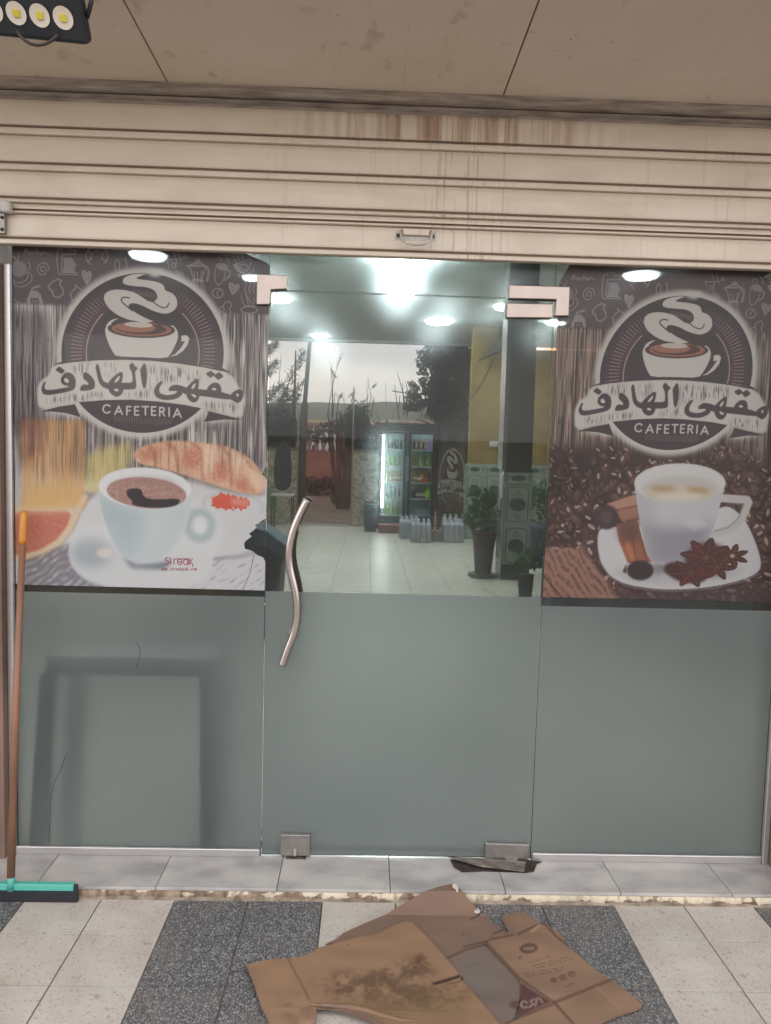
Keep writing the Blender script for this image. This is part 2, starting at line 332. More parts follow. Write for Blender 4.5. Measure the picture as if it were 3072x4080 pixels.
def logo(c, k=1.0):
    P = lambda pts, zf: c.tp(pts, zf)
    disc = c.poly(P(ell(572, 1408, 322, 317, 90), None))
    up = [(150,112),(300,86),(500,71),(700,67),(900,74),(1100,94),(1300,124),(1500,168)]
    lo_ = [(1590,515),(1350,445),(1150,405),(950,380),(750,366),(550,370),(350,385),(200,412),(60,452)]
    below = c.poly(P(lo_[::-1]+[(1600,700),(60,700)], L1)); above = c.poly(P(up+[(1600,-800),(60,-800)], L1))
    tails = c.poly(P([(75,455),(200,420),(330,400),(372,497),(250,465),(150,455)], L1))+c.poly(P([(1335,452),(1585,517),(1450,515),(1300,533)], L1))
    tips = c.poly(P([(160,106),(240,78),(240,95)], L1))+c.poly(P([(1420,118),(1508,170),(1420,148)], L1))
    ring = c.poly(P(ell(572, 1408, 346, 340, 90), None), 5)
    halo = np.clip(c.blur(np.clip(disc+tails, 0, 1), 9)*2.4, 0, 1)
    c.lay(halo, LT, .8); c.lay(ring*(1-disc), LT, .9)
    st = c.poly(P([(850,60),(900,95),(950,115),(1000,108),(1035,62),(1050,40),(900,30)], L2), 3)
    darks = disc*np.clip(above+below, 0, 1)
    # banner
    ban = c.poly(P(smooth([(150,112),(300,86),(500,71),(700,67),(900,74),(1100,94),(1300,124),(1500,168),(1560,270),(1610,350),(1600,420),(1590,515),(1350,445),(1150,405),(950,380),(750,366),(550,370),(350,385),(200,412),(60,452),(40,300),(70,220),(140,180)], True, 1), L1), 2)
    c.lay(ban, LT, .97)
    sk = np.clip((c.noise(2.2, 22, 31)-.52)*5, 0, 1)
    for g in ([(300,95),(450,95),(440,170),(320,170)], [(550,95),(650,92),(640,185),(560,185)], [(890,110),(1270,140),(1265,215),(1000,230),(900,240)], [(120,350),(540,310),(540,350),(120,395)], [(700,310),(900,300),(890,350),(700,345)], [(1290,380),(1540,400),(1530,470),(1300,430)], [(880,120),(900,120),(890,340),(876,340)]):
        c.lay(c.poly(P(g, L1), 5)*sk, (95, 84, 84), .85)
    c.lay(np.clip(darks+tails+tips, 0, 1), DK)
    # rays and arcs inside the disc
    cx, cy = 572, 1408
    ringb = c.poly(P(ell(cx, cy, 244, 240, 70), None))-c.poly(P(ell(cx, cy, 214, 211, 70), None))
    c.lay(ringb*darks*above, (92, 62, 62), .5)
    for s_ in (-1, 1):
        for i in range(-4, 22):
            a = math.radians(i*3.1+1); fade = 1-max(0, i-13)/10
            p = [(cx+s_*r*math.cos(a), cy-r*math.sin(a)) for r in (244, 262, 282, 300)]
            q = P(p, None); m = c.stroke(q[:3], 3.4)*.8+c.stroke(q[2:], 2.2)*.35
            c.lay(m*darks*above, (168, 130, 124), .85*max(.2, fade))
        arc = [(cx+s_*224*math.cos(math.radians(t)), cy-221*math.sin(math.radians(t))) for t in range(-12, 48, 3)]
        c.lay(c.stroke(P(arc, None), 2.6)*darks, (190, 180, 176), .85)
    for i in range(15):
        x = 740+i*15; c.lay(c.stroke(P([(x,222+i*3),(x+4,262+i*3.2)], L2), 1.8), (120,112,112), .7)
    for i in range(24):
        x = 622+i*19; c.lay(c.stroke(P([(x,488+i*.8),(x+8-i*1.1,525+10*math.sin(i*.13)+i)], L1), 1.7), (132,112,112), .75)
    # steam
    stm = [(940,532),(750,527),(670,503),(590,465),(520,410),(480,350),(472,300),(490,260),(540,235),(620,228),(700,240),(760,256),(830,298),(880,335),(935,352),(972,322),(980,290),(960,250),(920,220),(860,205),(780,200),(700,190),(655,175),(648,150),(665,115),(720,92),(790,80),(880,80),(840,95),(792,113),(775,128),(850,138),(930,148),(1000,165),(1040,192),(1050,240),(1110,258),(1150,295),(1168,350),(1160,400),(1120,440),(1060,460),(1000,452),(920,425),(850,387),(790,365),(740,357),(712,370),(702,392),(740,425),(800,465),(880,505)]
    c.lay(c.poly(P(smooth(stm, True, 1), L2)), LT); c.lay(st, LT, .9)
    c.lay(c.stroke(P([(712,308),(680,300),(650,305),(633,322),(645,350),(690,388),(740,428)], L2), 3.4), DK)
    c.lay(c.stroke(P([(925,338),(975,375),(1030,402),(1068,392),(1085,358)], L2), 3.2), DK)
    # cup
    c.lay(c.poly(P(smooth([(483,600),(485,640),(500,695),(525,760),(560,825),(590,862),(820,868),(1065,882),(1110,830),(1150,750),(1172,690),(1174,635),(1150,590),(1110,560),(1000,620),(700,620),(520,560),(600,505),(640,500),(560,508),(510,540)], True, 1), L2)), LT)
    c.lay(c.poly(P(ell(826,605,318,82,50,2), L2)), (70,52,50)); c.lay(c.poly(P(ell(830,604,284,66,50,2), L2)), (150,98,80)); c.lay(c.poly(P(ell(822,600,240,54,50,2), L2)), (78,52,48))
    c.lay(c.poly(P(ell(775,588,188,46,40,2), L2)), (158,104,86)); c.lay(c.poly(P(ell(800,562,134,26,40,3), L2)), (200,190,180)); c.lay(c.poly(P([(740,520),(880,505),(945,532),(860,545)], L2)), LT)
    c.lay(c.poly(P([(860,525),(1110,560),(1000,570),(940,535)], L2), 1), DK, .9)
    c.lay(c.poly(P([(1203,665),(1255,660),(1280,690),(1265,750),(1220,810),(1160,850),(1095,865),(1150,835),(1200,780),(1240,715),(1203,722)], L2)), LT)
    # Arabic lettering
    def G(pts): return c.poly(P(smooth(pts, True, 1), L1))
    def H(pts): c.lay(c.poly(P(smooth(pts, True, 1), L1)), LT)
    ink = (66, 54, 58); ar = np.zeros((c.H, c.W), np.float32)
    for g in ([(105,228),(90,250),(79,285),(85,312),(105,327),(140,328),(200,318),(270,305),(320,290),(331,262),(332,220),(318,185),(285,163),(255,168),(235,190),(225,215),(230,240),(250,256),(285,262),(292,270),(255,280),(180,293),(120,298),(100,288),(97,262),(107,238)],
              [(395,163),(415,165),(450,190),(472,225),(477,250),(472,282),(440,292),(375,299),(368,292),(385,252),(425,260),(440,252),(420,225),(392,205)],
              [(500,92),(510,130),(520,175),(535,225),(560,243),(600,245),(680,243),(690,243),(766,243),(766,200),(760,155),(735,117),(760,87),(776,118),(803,130),(776,150),(779,190),(786,240),(786,278),(770,286),(690,287),(600,287),(560,278),(530,262),(508,225),(497,170),(486,122)],
              [(578,250),(600,215),(640,180),(683,155),(686,185),(680,225),(668,255)], [(580,275),(590,305),(610,328),(635,342),(662,338),(682,318),(692,287)],
              [(853,90),(865,140),(868,200),(862,250),(850,290),(836,250),(828,190),(820,140),(836,118)],
              [(990,225),(960,240),(935,270),(924,305),(935,338),(965,358),(1010,367),(1060,364),(1105,350),(1135,322),(1130,298),(1100,300),(1095,318),(1060,332),(1020,336),(975,326),(957,308),(960,275),(980,245)],
              [(1030,300),(1045,272),(1075,256),(1120,262),(1180,283),(1260,290),(1330,298),(1430,312),(1490,330),(1510,340),(1505,362),(1440,358),(1350,345),(1250,332),(1165,326),(1120,300),(1080,296)],
              [(1155,300),(1180,265),(1215,230),(1253,204),(1257,240),(1250,295)], [(1165,318),(1175,350),(1195,375),(1220,386),(1245,376),(1262,345),(1258,320)],
              [(1318,302),(1335,265),(1365,243),(1392,240),(1415,252),(1426,285),(1425,335),(1380,335)],
              [(1490,350),(1505,325),(1530,303),(1570,287),(1588,305),(1589,345),(1575,375),(1550,391),(1525,376),(1500,362)]): ar = np.maximum(ar, G(g))
    for g in ([(212,120),(252,151),(228,169),(186,142)], [(1350,153),(1380,178),(1345,198),(1314,172)], [(1412,162),(1442,190),(1405,215),(1376,186)]): ar = np.maximum(ar, c.poly(P(g, L1)))
    ar = np.clip(c.blur(ar, 1)*2.1, 0, 1); c.lay(ar, ink)
    for g in ([(252,203),(268,203),(286,225),(280,240),(262,238),(246,225)], [(622,240),(642,205),(668,182),(662,215),(640,238)], [(618,292),(640,280),(664,298),(640,306)], [(1200,280),(1215,255),(1237,238),(1232,268),(1215,288)], [(1198,324),(1225,325),(1248,345),(1225,352)], [(1350,286),(1375,274),(1397,290),(1375,299)], [(1538,325),(1553,316),(1560,335),(1548,348)]): H(g)
    # CAFETERIA
    for ch, x, y, w_ in (('C',565,435,56),('A',656,445,56),('F',733,449,40),('E',793,450,40),('T',857,449,46),('E',920,451,40),('R',982,456,44),('I',1035,458,30),('A',1096,466,56)):
        for st_ in GL[ch]: c.lay(c.stroke(P([(x-w_/2+u*w_, y-32+v*62) for u, v in st_], L1), 4.6), (196,190,184))

def fL(px, py):
    p = at(px, py, y=0.006); return p.x, -p.z
ctlL = [(258,1028),(1465,1078),(880,1158),(708,700),(1010,712),(985,195),(375,600)]
ctlR = [(340,1222),(1614,1260),(980,1363),(845,858),(1165,865),(1172,300),(485,775)]
zA, zB = zoomf(0, 960, 1.5145), zoomf(2100, 1000, 1.714)
_A = np.array([list(fL(*zA(*p)))+[1] for p in ctlL]); _B = np.array([fL(*zB(*p)) for p in ctlR])
AFF, *_ = np.linalg.lstsq(_A, _B, rcond=None)
def fR(px, py):
    q = np.array(list(fL(px, py))+[1])@AFF; return q[0], q[1]

RES = 0.00125
def left_poster():
    c = Paint(-0.888, -2.2, -0.002, -0.99, RES, fL)
    wood(c, 3); S = c.tp; q = lambda pts, b=0: c.poly(c.tp(pts, L5), b)
    dk = q([(0,-700),(300,-700),(310,30),(0,60)], 10); c.mul(dk*.9, (.62,.6,.63))
    # breakfast picture, faded into the boards above
    pic = q([(60,250),(700,330),(1650,300),(1650,1000),(60,1000)], 14); c.lay(pic, (208, 208, 208))
    grain = np.clip((c.noise(2.4, 60, 77)-.5)*2.2+.5, 0, 1)
    g1 = q([(140,-40),(520,-40),(520,480),(135,500)], 5); yv = c.yy*RES+c.y0
    fadev = np.clip((yv-(-1.36))/.14, 0, 1)
    c.lay(g1*np.clip(.80+.25*fadev-.30*(1-fadev)*grain, 0, 1), (208, 142, 76)); c.lay(g1*np.clip((yv+1.42)/.14, 0, 1), (226, 186, 118), .75)
    c.lay(q([(130,-60),(270,-60),(270,160),(140,200)], 12)*np.clip(1-.6*grain, 0, 1), (112, 58, 50), .8)
    c.lay(q([(90,200),(140,200),(150,480),(90,490)], 8), (170,168,170), .4)
    c.lay(q([(520,180),(640,120),(790,90),(810,200),(720,300),(530,370)], 9), (214, 192, 112), .75)
    c.lay(q([(520,345),(640,350),(600,395),(520,395)], 3), (215,196,140), .9)
    c.lay(q([(520,395),(600,395),(560,430),(520,440)], 4), (120,100,96), .6)
    cro = q(smooth([(812,150),(900,105),(1050,80),(1200,95),(1350,110),(1480,165),(1570,250),(1605,330),(1592,405),(1500,408),(1400,385),(1270,340),(1100,285),(950,245),(850,225),(812,190)]), 2)
    c.lay(q([(850,225),(1100,300),(1270,360),(1450,410),(1600,410),(1600,380),(1270,330),(1000,235)], 6), (110,92,88), .8)
    c.lay(cro, (222, 172, 140))
    for b in ([(820,150),(960,110),(980,180),(880,215)], [(1110,150),(1190,120),(1230,180),(1180,250),(1110,240)], [(1290,220),(1360,190),(1400,300),(1330,330),(1270,300)], [(1420,320),(1500,300),(1530,400),(1430,385)], [(980,110),(1060,100),(1040,160)]): c.lay(q(b, 8)*cro, (188, 106, 82), .8)
    for b in ([(1000,85),(1060,130),(1080,270)], [(1150,85),(1215,140),(1230,320)], [(1330,100),(1400,190),(1400,370)], [(1460,160),(1530,260),(1530,400)], [(900,110),(935,150),(950,235)]): c.lay(c.stroke(S(b, L5), 7, 3)*cro, (158, 98, 76), .8)
    c.lay(cro*np.clip((c.noise(5, 5, 71)-.55)*3, 0, 1), (240,204,172), .35)
    for b in ([(1230,120),(1290,110),(1300,260),(1240,300)], [(1400,170),(1480,180),(1420,300)], [(1500,250),(1580,270),(1580,370),(1520,380)]): c.lay(q(b, 7)*cro, (240,208,176), .8)
    upg = q([(60,-100),(1650,-100),(1650,260),(60,330)], 22); ck = (c.noise(2.2, 130, 91) > .70)*c.noise(6, 50, 92)
    c.lay(c.blur(ck.astype(np.float32), 1)*upg, (82, 66, 64), .8)
    # table boards
    st = (np.sin((c.xx*.55+c.yy*.75)/2.6+4*c.noise(30, 30, 5))*.5+.5)*c.noise(14, 14, 6)
    tb = q([(150,780),(440,700),(560,930),(640,970),(150,970)], 4); c.lay(tb, (128,122,130)); c.lay(tb*st, (210,208,210), .8)
    tr = q([(1270,795),(1620,740),(1620,1000),(1150,1000)], 4); c.lay(tr, (206,204,206)); c.lay(tr*np.clip(st-.35, 0, 1), (140,134,142), .9)
    c.lay(c.stroke(S([(1535,770),(1510,880),(1465,985)], L5), 2), (80,74,80), .8)
    c.lay(c.stroke(S([(1285,795),(1440,785),(1560,755)], L5), 5, 3), (120,118,126), .8)
    # saucer, cup
    sau = q(smooth([(610,400),(500,520),(440,640),(415,750),(440,850),(520,930),(640,972),(1120,972),(1240,920),(1282,850),(1290,780),(1400,560),(1100,380)]), 2); c.lay(sau, (212,214,214))
    c.lay(q(ell(560,760,120,90,30), 12)*sau, (158,166,176), .8); c.lay(q(ell(640,760,50,30,20), 4), (226,216,206), .9)
    c.lay(q([(740,780),(830,830),(960,820),(1050,800),(1000,860),(800,850)], 5)*sau, (110,116,128), .9)
    c.lay(c.stroke(S([(430,860),(540,935),(660,975)], L5), 7, 3), (132,136,146), .7)
    hd = q(ell(1208,595,96,104,30), 5); c.lay(hd, (168,182,184), .95); c.lay(q(ell(1212,592,46,58,30), 5), (222,224,224), 1)
    body = q(smooth([(604,330),(608,440),(635,560),(685,690),(735,770),(800,806),(880,822),(950,808),(1030,760),(1100,670),(1140,570),(1160,440),(1155,330),(880,250)]), 1)
    c.lay(body, (205,213,214)); c.lay(q([(600,350),(720,480),(900,520),(880,700),(760,800),(600,600)], 26)*body, (158,176,182), .75)
    c.lay(q([(1020,500),(1160,440),(1100,680),(950,810),(900,780)], 22)*body, (178,188,190), .6)
    c.lay(q(ell(880,368,278,122,50,3), 1), (226,228,226)); c.lay(q(ell(890,398,240,92,50,5), 1), (170,128,118))
    foam = q(ell(890,398,232,86,50,5), 2); c.lay(foam*np.clip((c.noise(9, 5, 12)-.5)*3, 0, 1), (196,164,154), .5); c.lay(foam*np.clip((c.noise(4, 3, 13)-.72)*5, 0, 1), (110,74,68), .45)
    c.lay(q(smooth([(766,385),(800,370),(862,374),(870,428),(960,440),(1084,430),(1092,458),(1050,482),(950,490),(860,484),(800,470),(806,442),(776,424)]), 1), (44,38,40))
    c.lay(q([(655,345),(700,330),(860,300),(1040,320),(1120,400),(1000,350),(800,330)], 6), (150,112,104), .5)
    # grapefruit
    gf = q(smooth([(60,500),(300,510),(440,500),(425,590),(370,680),(280,745),(180,780),(60,790)]), 2); c.lay(gf, (200, 112, 92))
    for k in range(9):
        a = math.radians(5+k*14); c.lay(c.stroke(S([(120,520),(120+330*math.cos(a),520+280*math.sin(a))], L5), 2.2, 1)*gf, (222,150,122), .4)
    c.lay(gf*np.clip((c.noise(5, 5, 44)-.6)*4, 0, 1), (218,142,120), .4)
    c.lay(c.stroke(S([(520,420),(470,500),(430,600),(360,690),(260,750),(160,780),(60,790)], L5), 15, 2), (226,196,160)); c.lay(c.stroke(S([(548,425),(492,520),(448,620),(375,712),(270,776),(160,806)], L5), 4, 2), (186,140,96), .7)
    c.lay(q([(90,470),(300,480),(440,470),(450,520),(90,520)], 6), (232,190,140), .6)
    # jam
    c.lay(c.stroke(S(ell(1410,470,180,72,40,5,160,380), L5), 5, 3), (176,180,184), .8)
    jm = q(smooth([(1262,460),(1290,415),(1345,395),(1400,415),(1490,425),(1538,480),(1450,502),(1310,498)]), 5); c.lay(np.clip((jm*1.2+c.noise(7, 6, 61)*.9-.95)*2.6, 0, 1), (212,84,64)); c.lay(q([(1400,430),(1500,440),(1510,480),(1400,470)], 4), (226,160,140), .7)
    c.lay(c.stroke(S([(1290,790),(1450,770),(1550,735),(1600,690)], L5), 5, 2), (150,152,160), .6)
    # top band and hand-drawn pictures
    tbm = c.poly(S([(0,900),(1200,900),(1200,1262),(700,1240),(0,1208)], None), 3); c.lay(tbm, (86,72,74)); c.mul(tbm*c.noise(60, 60, 8)*.5, (.75,.72,.78))
    doodles(c, L3, L4); logo(c)
    # red studio mark
    for st_ in ([(460,345),(400,325),(345,360),(365,420),(440,450),(465,500),(420,545),(340,540)], [(520,340),(520,545)], [(635,380),(635,545)], [(640,385),(700,370),(1080,372)], ell(820,470,75,88,18,0,-30,300), ell(1020,470,72,88,18), [(1095,380),(1095,560)], [(1140,350),(1140,560)], [(1250,370),(1150,470),(1250,545),(1255,620)], [(745,470),(880,470)]):
        c.lay(c.stroke(S(st_, L6), 2.6), (150, 38, 60), .9)
    for i, ch in enumerate('www.streakpub.com'):
        x = 225+i*69
        for st_ in GL[ch]: c.lay(c.stroke(S([(x+u*52, 640+v*110) for u, v in st_], L6), 1.5), (142, 60, 76), .85)
    c.a = 20+c.a*.80  # darks lifted, haze over the glass put into the print
    return c.image('print_breakfast'), c
def right_poster():
    c = Paint(1.002, -2.2, 1.9, -0.98, RES, fL); S = c.tp; q = lambda pts, b=0: c.poly(c.tp(pts, R2), b)
    wood(c, 60, (126, 106, 96)); g = np.random.default_rng(4)
    c.mul(c.poly(S([(2750,1000),(3200,1000),(3200,1900),(2750,1900)], None), 20)*.5, (.85,.9,.9))
    pic = q([(60,60),(600,20),(900,110),(1100,110),(1350,30),(1700,220),(1700,1200),(60,1200)], 16); pic = np.maximum(pic, q([(1450,260),(1900,240),(1900,1200),(1450,1200)], 16)); c.lay(pic, (58, 42, 40))
    zpx = lambda X, Y: S([(X, Y)], R2)[0]; s1 = 1/1.714/ (RES*1115)
    for i in range(1000):
        X, Y = g.uniform(100, 1760), g.uniform(60, 1110)
        if 700 < X < 1250 and Y < 150: continue
        r = (18+25*(Y/1100)+g.uniform(0, 11)); a = g.uniform(0, 180); br = g.uniform(.7, 1.3)
        e = ell(X, Y, r*1.35, r*.8, 10, a); c.dab(S(e, R2), (70*br, 48*br, 44*br), .95, pic)
        e2 = ell(X-r*.2, Y-r*.25, r*.75, r*.3, 8, a); hb = g.random()
        c.dab(S(e2, R2), (206, 180, 170) if hb > .62 else (112, 84, 78), .68, pic)
    c.mul(q([(60,100),(330,60),(420,280),(250,420),(60,420)], 26)*.75, (.55,.5,.5))
    # boards
    tb = q([(60,740),(380,745),(450,850),(560,1000),(640,1110),(60,1110)], 3); c.lay(tb, (150,108,92))
    uu = (c.xx*.82-c.yy*.57); st = np.sin(uu/3.1+5*c.noise(20, 60, 51))*.5+.5
    c.lay(tb*st*c.noise(8, 8, 52), (84,56,50), .9); c.lay(c.stroke(S([(100,920),(240,1085)], R2), 4, 1), (50,36,34), .8)
    c.lay(q([(60,1040),(1700,1000),(1700,1120),(560,1120),(500,1000)], 10)*(1-tb), (66,54,54), .7)
    # plate
    pl = q(smooth([(490,590),(470,690),(490,830),(545,925),(650,985),(820,1016),(1000,1026),(1250,1008),(1450,962),(1562,915),(1592,855),(1570,760),(1530,650),(1480,550),(1400,470),(1330,450),(1100,560),(700,600)]), 1)
    c.lay(c.blur(pl, 5), (50,44,46), .5); c.lay(pl, (206,203,203)); c.lay(q([(560,900),(760,980),(1100,985),(1400,930),(1480,870),(1300,900),(900,930),(640,880)], 10)*pl, (170,166,170), .7)
    c.lay(q([(840,840),(1000,850),(950,900),(860,930)], 9)*pl, (110,104,112), .9); c.lay(c.stroke(S([(500,850),(560,935),(660,995),(820,1024),(1000,1034),(1250,1014),(1460,966),(1575,915)], R2), 4, 1), (120,114,118), .8)
    # handle
    c.lay(c.stroke(S([(1320,400),(1490,412),(1500,430),(1455,540),(1385,610),(1260,645)], R2), 24, 1), (196,190,188)); c.lay(c.stroke(S([(1350,440),(1470,440),(1430,540),(1360,600),(1270,625)], R2), 4, 1), (120,112,114), .6)
    # cinnamon
    c.lay(q([(535,440),(730,375),(745,452),(600,505)], 1), (176,128,108)); c.lay(q([(590,480),(745,452),(750,540),(640,560)], 1), (158,106,88)); c.lay(c.stroke(S([(560,490),(745,450)], R2), 3, 1), (80,52,46), .8)
    c.lay(q([(600,580),(740,545),(790,700),(842,835),(680,842),(620,690)], 1), (150,86,64)); c.lay(q([(600,570),(745,545),(780,690),(640,700)], 10), (86,62,58), .8)
    for a, b in (((700,640),(740,830)), ((650,700),(700,840)), ((770,680),(810,830))): c.lay(c.stroke(S([a, b], R2), 3, 1), (84,44,36), .8)
    c.lay(q([(650,720),(690,700),(735,825),(690,835)], 4), (196,120,80), .7)
    c.lay(q(ell(535,530,82,84,24), 2), (60,48,48)); c.lay(q(ell(535,530,45,48,20), 5), (92,74,72), .7); c.lay(q(ell(765,892,92,68,26), 2), (52,42,42)); c.lay(q([(645,900),(672,845),(668,915)], 1), (70,48,44))
    # cup
    body = q(smooth([(724,290),(735,400),(765,590),(795,740),(830,825),(900,850),(1040,862),(1140,845),(1205,735),(1255,630),(1310,450),(1347,290),(1035,240)]), 1)
    c.lay(body, (196,193,196)); c.lay(q([(760,560),(900,600),(1100,600),(1270,560),(1150,860),(830,850)], 14)*body, (140,136,146), .9); c.lay(q([(1030,560),(1130,620),(1240,590),(1180,540)], 4)*body, (205,202,204), .7)
    c.lay(q([(730,330),(830,430),(860,800),(800,780)], 16)*body, (168,162,166), .7)
    c.lay(q(ell(1035,300,311,136,60), 1), (214,211,208)); c.lay(q(ell(1040,340,268,92,50), 6), (196,190,184)); c.lay(q(ell(1040,368,238,50,50), 2), (206,192,168))
    c.lay(q(ell(920,335,90,18,24), 5), (176,140,96), .9); c.lay(q(ell(1160,345,80,18,24,8), 5), (176,140,96), .9); c.lay(q(ell(1030,392,160,20,24), 5), (222,214,196), .9)
    c.lay(c.stroke(S([(750,550),(785,680)], R2), 2.5, 1), (240,238,238), .8)
    # star anise
    def star(cx, cy, r, n, a0, asp=.75):
        for i in range(n):
            a = a0+2*math.pi*i/n; d = (math.cos(a), math.sin(a)*asp); nrm = (-math.sin(a), math.cos(a)*asp)
            pet = smooth([(cx, cy), (cx+d[0]*r*.5+nrm[0]*r*.27, cy+d[1]*r*.5+nrm[1]*r*.27), (cx+d[0]*r*1.1, cy+d[1]*r*1.1), (cx+d[0]*r*.5-nrm[0]*r*.27, cy+d[1]*r*.5-nrm[1]*r*.27)], True, 1)
            c.lay(q(pet, 0), (70+8*(i % 3), 44, 40)); c.lay(c.stroke(S([(cx, cy), (cx+d[0]*r*.85, cy+d[1]*r*.85)], R2), 2.2, 0), (128,96,86), .45)
    c.lay(q(smooth([(910,890),(960,830),(1080,850),(1220,880),(1220,970),(1080,985),(990,950)]), 3), (62,42,40)); c.lay(q(smooth([(1060,790),(1150,710),(1290,700),(1370,800),(1360,900),(1230,940),(1080,900)]), 6), (66,44,42), .95); star(1110, 905, 150, 7, .3); star(1392, 795, 120, 7, .5); star(1215, 805, 190, 8, .2); star(1290, 870, 130, 6, .1)
    tbm = c.poly(np.array([fR_tex(c, x, y) for x, y in [(-100,900),(1300,900),(1300,1268),(700,1240),(-100,1205)]]), 3); c.lay(tbm, (88,72,72)); c.mul(tbm*c.noise(60, 60, 18)*.5, (.8,.78,.8))
    fn = c.fn; c.fn = fR; doodles(c, L3, L4); logo(c); c.fn = fn
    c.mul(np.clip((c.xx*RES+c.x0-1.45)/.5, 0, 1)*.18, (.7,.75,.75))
    c.a = 20+c.a*.74  # same haze put into this print by lifting the darks
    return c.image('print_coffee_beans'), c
def fR_tex(c, px, py):
    u, v = fR(px, py); return ((u-c.x0)/c.res, (v-c.y0)/c.res)
def print_mat(name, im, rough=0.35, alpha=0.045, transl=0.25, gain=1.0):
    m, t, b, L = newmat(name)
    tx = N(t, 'ShaderNodeTexImage'); tx.image = im; tx.extension = 'EXTEND'
    uv = N(t, 'ShaderNodeUVMap'); uv.uv_map = 'UVMap'; L(uv.outputs[0], tx.inputs[0])
    L(tx.outputs[0], b.inputs['Base Color']); b.inputs['Roughness'].default_value = rough; b.inputs['Specular IOR Level'].default_value = .3
    o = t.nodes['Material Output']
    if alpha or transl:
        tl = N(t, 'ShaderNodeBsdfTranslucent'); L(tx.outputs[0], tl.inputs[0])
        tr = N(t, 'ShaderNodeBsdfTransparent'); m1 = N(t, 'ShaderNodeMixShader'); m1.inputs[0].default_value = transl
        m2 = N(t, 'ShaderNodeMixShader'); m2.inputs[0].default_value = alpha
        L(b.outputs[0], m1.inputs[1]); L(tl.outputs[0], m1.inputs[2]); L(m1.outputs[0], m2.inputs[1]); L(tr.outputs[0], m2.inputs[2]); L(m2.outputs[0], o.inputs[0])
    return m
def planar_uv(me, c, ax=(0, 2), sy=-1):
    uv = me.uv_layers.new(name='UVMap')
    for lp in me.loops:
        co = me.vertices[lp.vertex_index].co; u = (co[ax[0]]-c.x0)/(c.W*c.res); v = 1-(sy*co[ax[1]]-c.y0)/(c.H*c.res)
        uv.data[lp.index].uv = (u, v)
# ================================================================== MATERIALS
def tile_mat(name, c, c2, dark, sp_scale, sp_lo, rough=0.45):
    m, t, b, L = newmat(name)
    oi = N(t, 'ShaderNodeObjectInfo'); tc = N(t, 'ShaderNodeTexCoord')
    gp = N(t, 'ShaderNodeNewGeometry').outputs['Position']
    base = ramp(t, L, noise_node(t, L, 7, 5, vec=gp), [(.3, c2), (.7, c)])
    v = N(t, 'ShaderNodeTexVoronoi'); v.inputs['Scale'].default_value = sp_scale; L(gp, v.inputs['Vector'])
    n = noise_node(t, L, sp_scale*.45, 3, vec=gp)
    spk = ramp(t, L, n, [(sp_lo, K4), (sp_lo+.06, W4)])
    big = ramp(t, L, noise_node(t, L, 26, 2, vec=gp), [(.66, K4), (.72, W4)])
    f = math_n(t, L, 'MULTIPLY', spk, .55); c1 = mixc(t, L, f, base, dark)
    f2 = math_n(t, L, 'MULTIPLY', big, .45); c2_ = mixc(t, L, f2, c1, dark); soil = ramp(t, L, noise_node(t, L, 3.2, 6, (1, 2.2, 1), gp), [(.50, K4), (.78, W4)]); c2_ = mixc(t, L, math_n(t, L, 'MULTIPLY', soil, .42), c2_, sc((150,124,104)))
    rnd = math_n(t, L, 'MULTIPLY_ADD', oi.outputs['Random'], .10); rnd.node.inputs[2].default_value = .93
    hs = N(t, 'ShaderNodeHueSaturation'); L(rnd, hs.inputs['Value']); L(c2_, hs.inputs['Color']); L(hs.outputs[0], b.inputs['Base Color'])
    b.inputs['Roughness'].default_value = rough; b.inputs['Specular IOR Level'].default_value = .35
    return m
M_beige = tile_mat('beige_terrazzo', sc((184,178,170)), sc((168,160,151)), sc((120,98,84)), 300, .60)
def grit_mat():
    m, t, b, L = newmat('grey_terrazzo'); gp = N(t, 'ShaderNodeNewGeometry').outputs['Position']
    mp = N(t, 'ShaderNodeMapping'); mp.inputs['Scale'].default_value = (1.25, .8, 1); L(gp, mp.inputs[0])
    v = N(t, 'ShaderNodeTexVoronoi'); v.inputs['Scale'].default_value = 250; L(mp.outputs[0], v.inputs['Vector'])
    sep = N(t, 'ShaderNodeSeparateColor'); L(v.outputs['Color'], sep.inputs[0])
    c = ramp(t, L, sep.outputs[0], [(0, sc((66,66,71))), (.35, sc((90,90,93))), (.6, sc((112,111,111))), (.8, sc((146,144,142))), (1, sc((184,182,178)))])
    d = ramp(t, L, v.outputs['Distance'], [(0, W4), (.9, sc((120,120,124)))])
    c = mixc(t, L, .8, c, d, 'MULTIPLY')
    c = mixc(t, L, math_n(t, L, 'MULTIPLY', ramp(t, L, noise_node(t, L, 5, 4, vec=gp), [(.45, K4), (.75, W4)]), .45), c, sc((112,104,98)))
    L(c, b.inputs['Base Color']); b.inputs['Roughness'].default_value = .55; return m
M_grit = grit_mat()
M_grout = mat('floor_grout', sc((120,106,94)), .9, var=.2, scale=30)
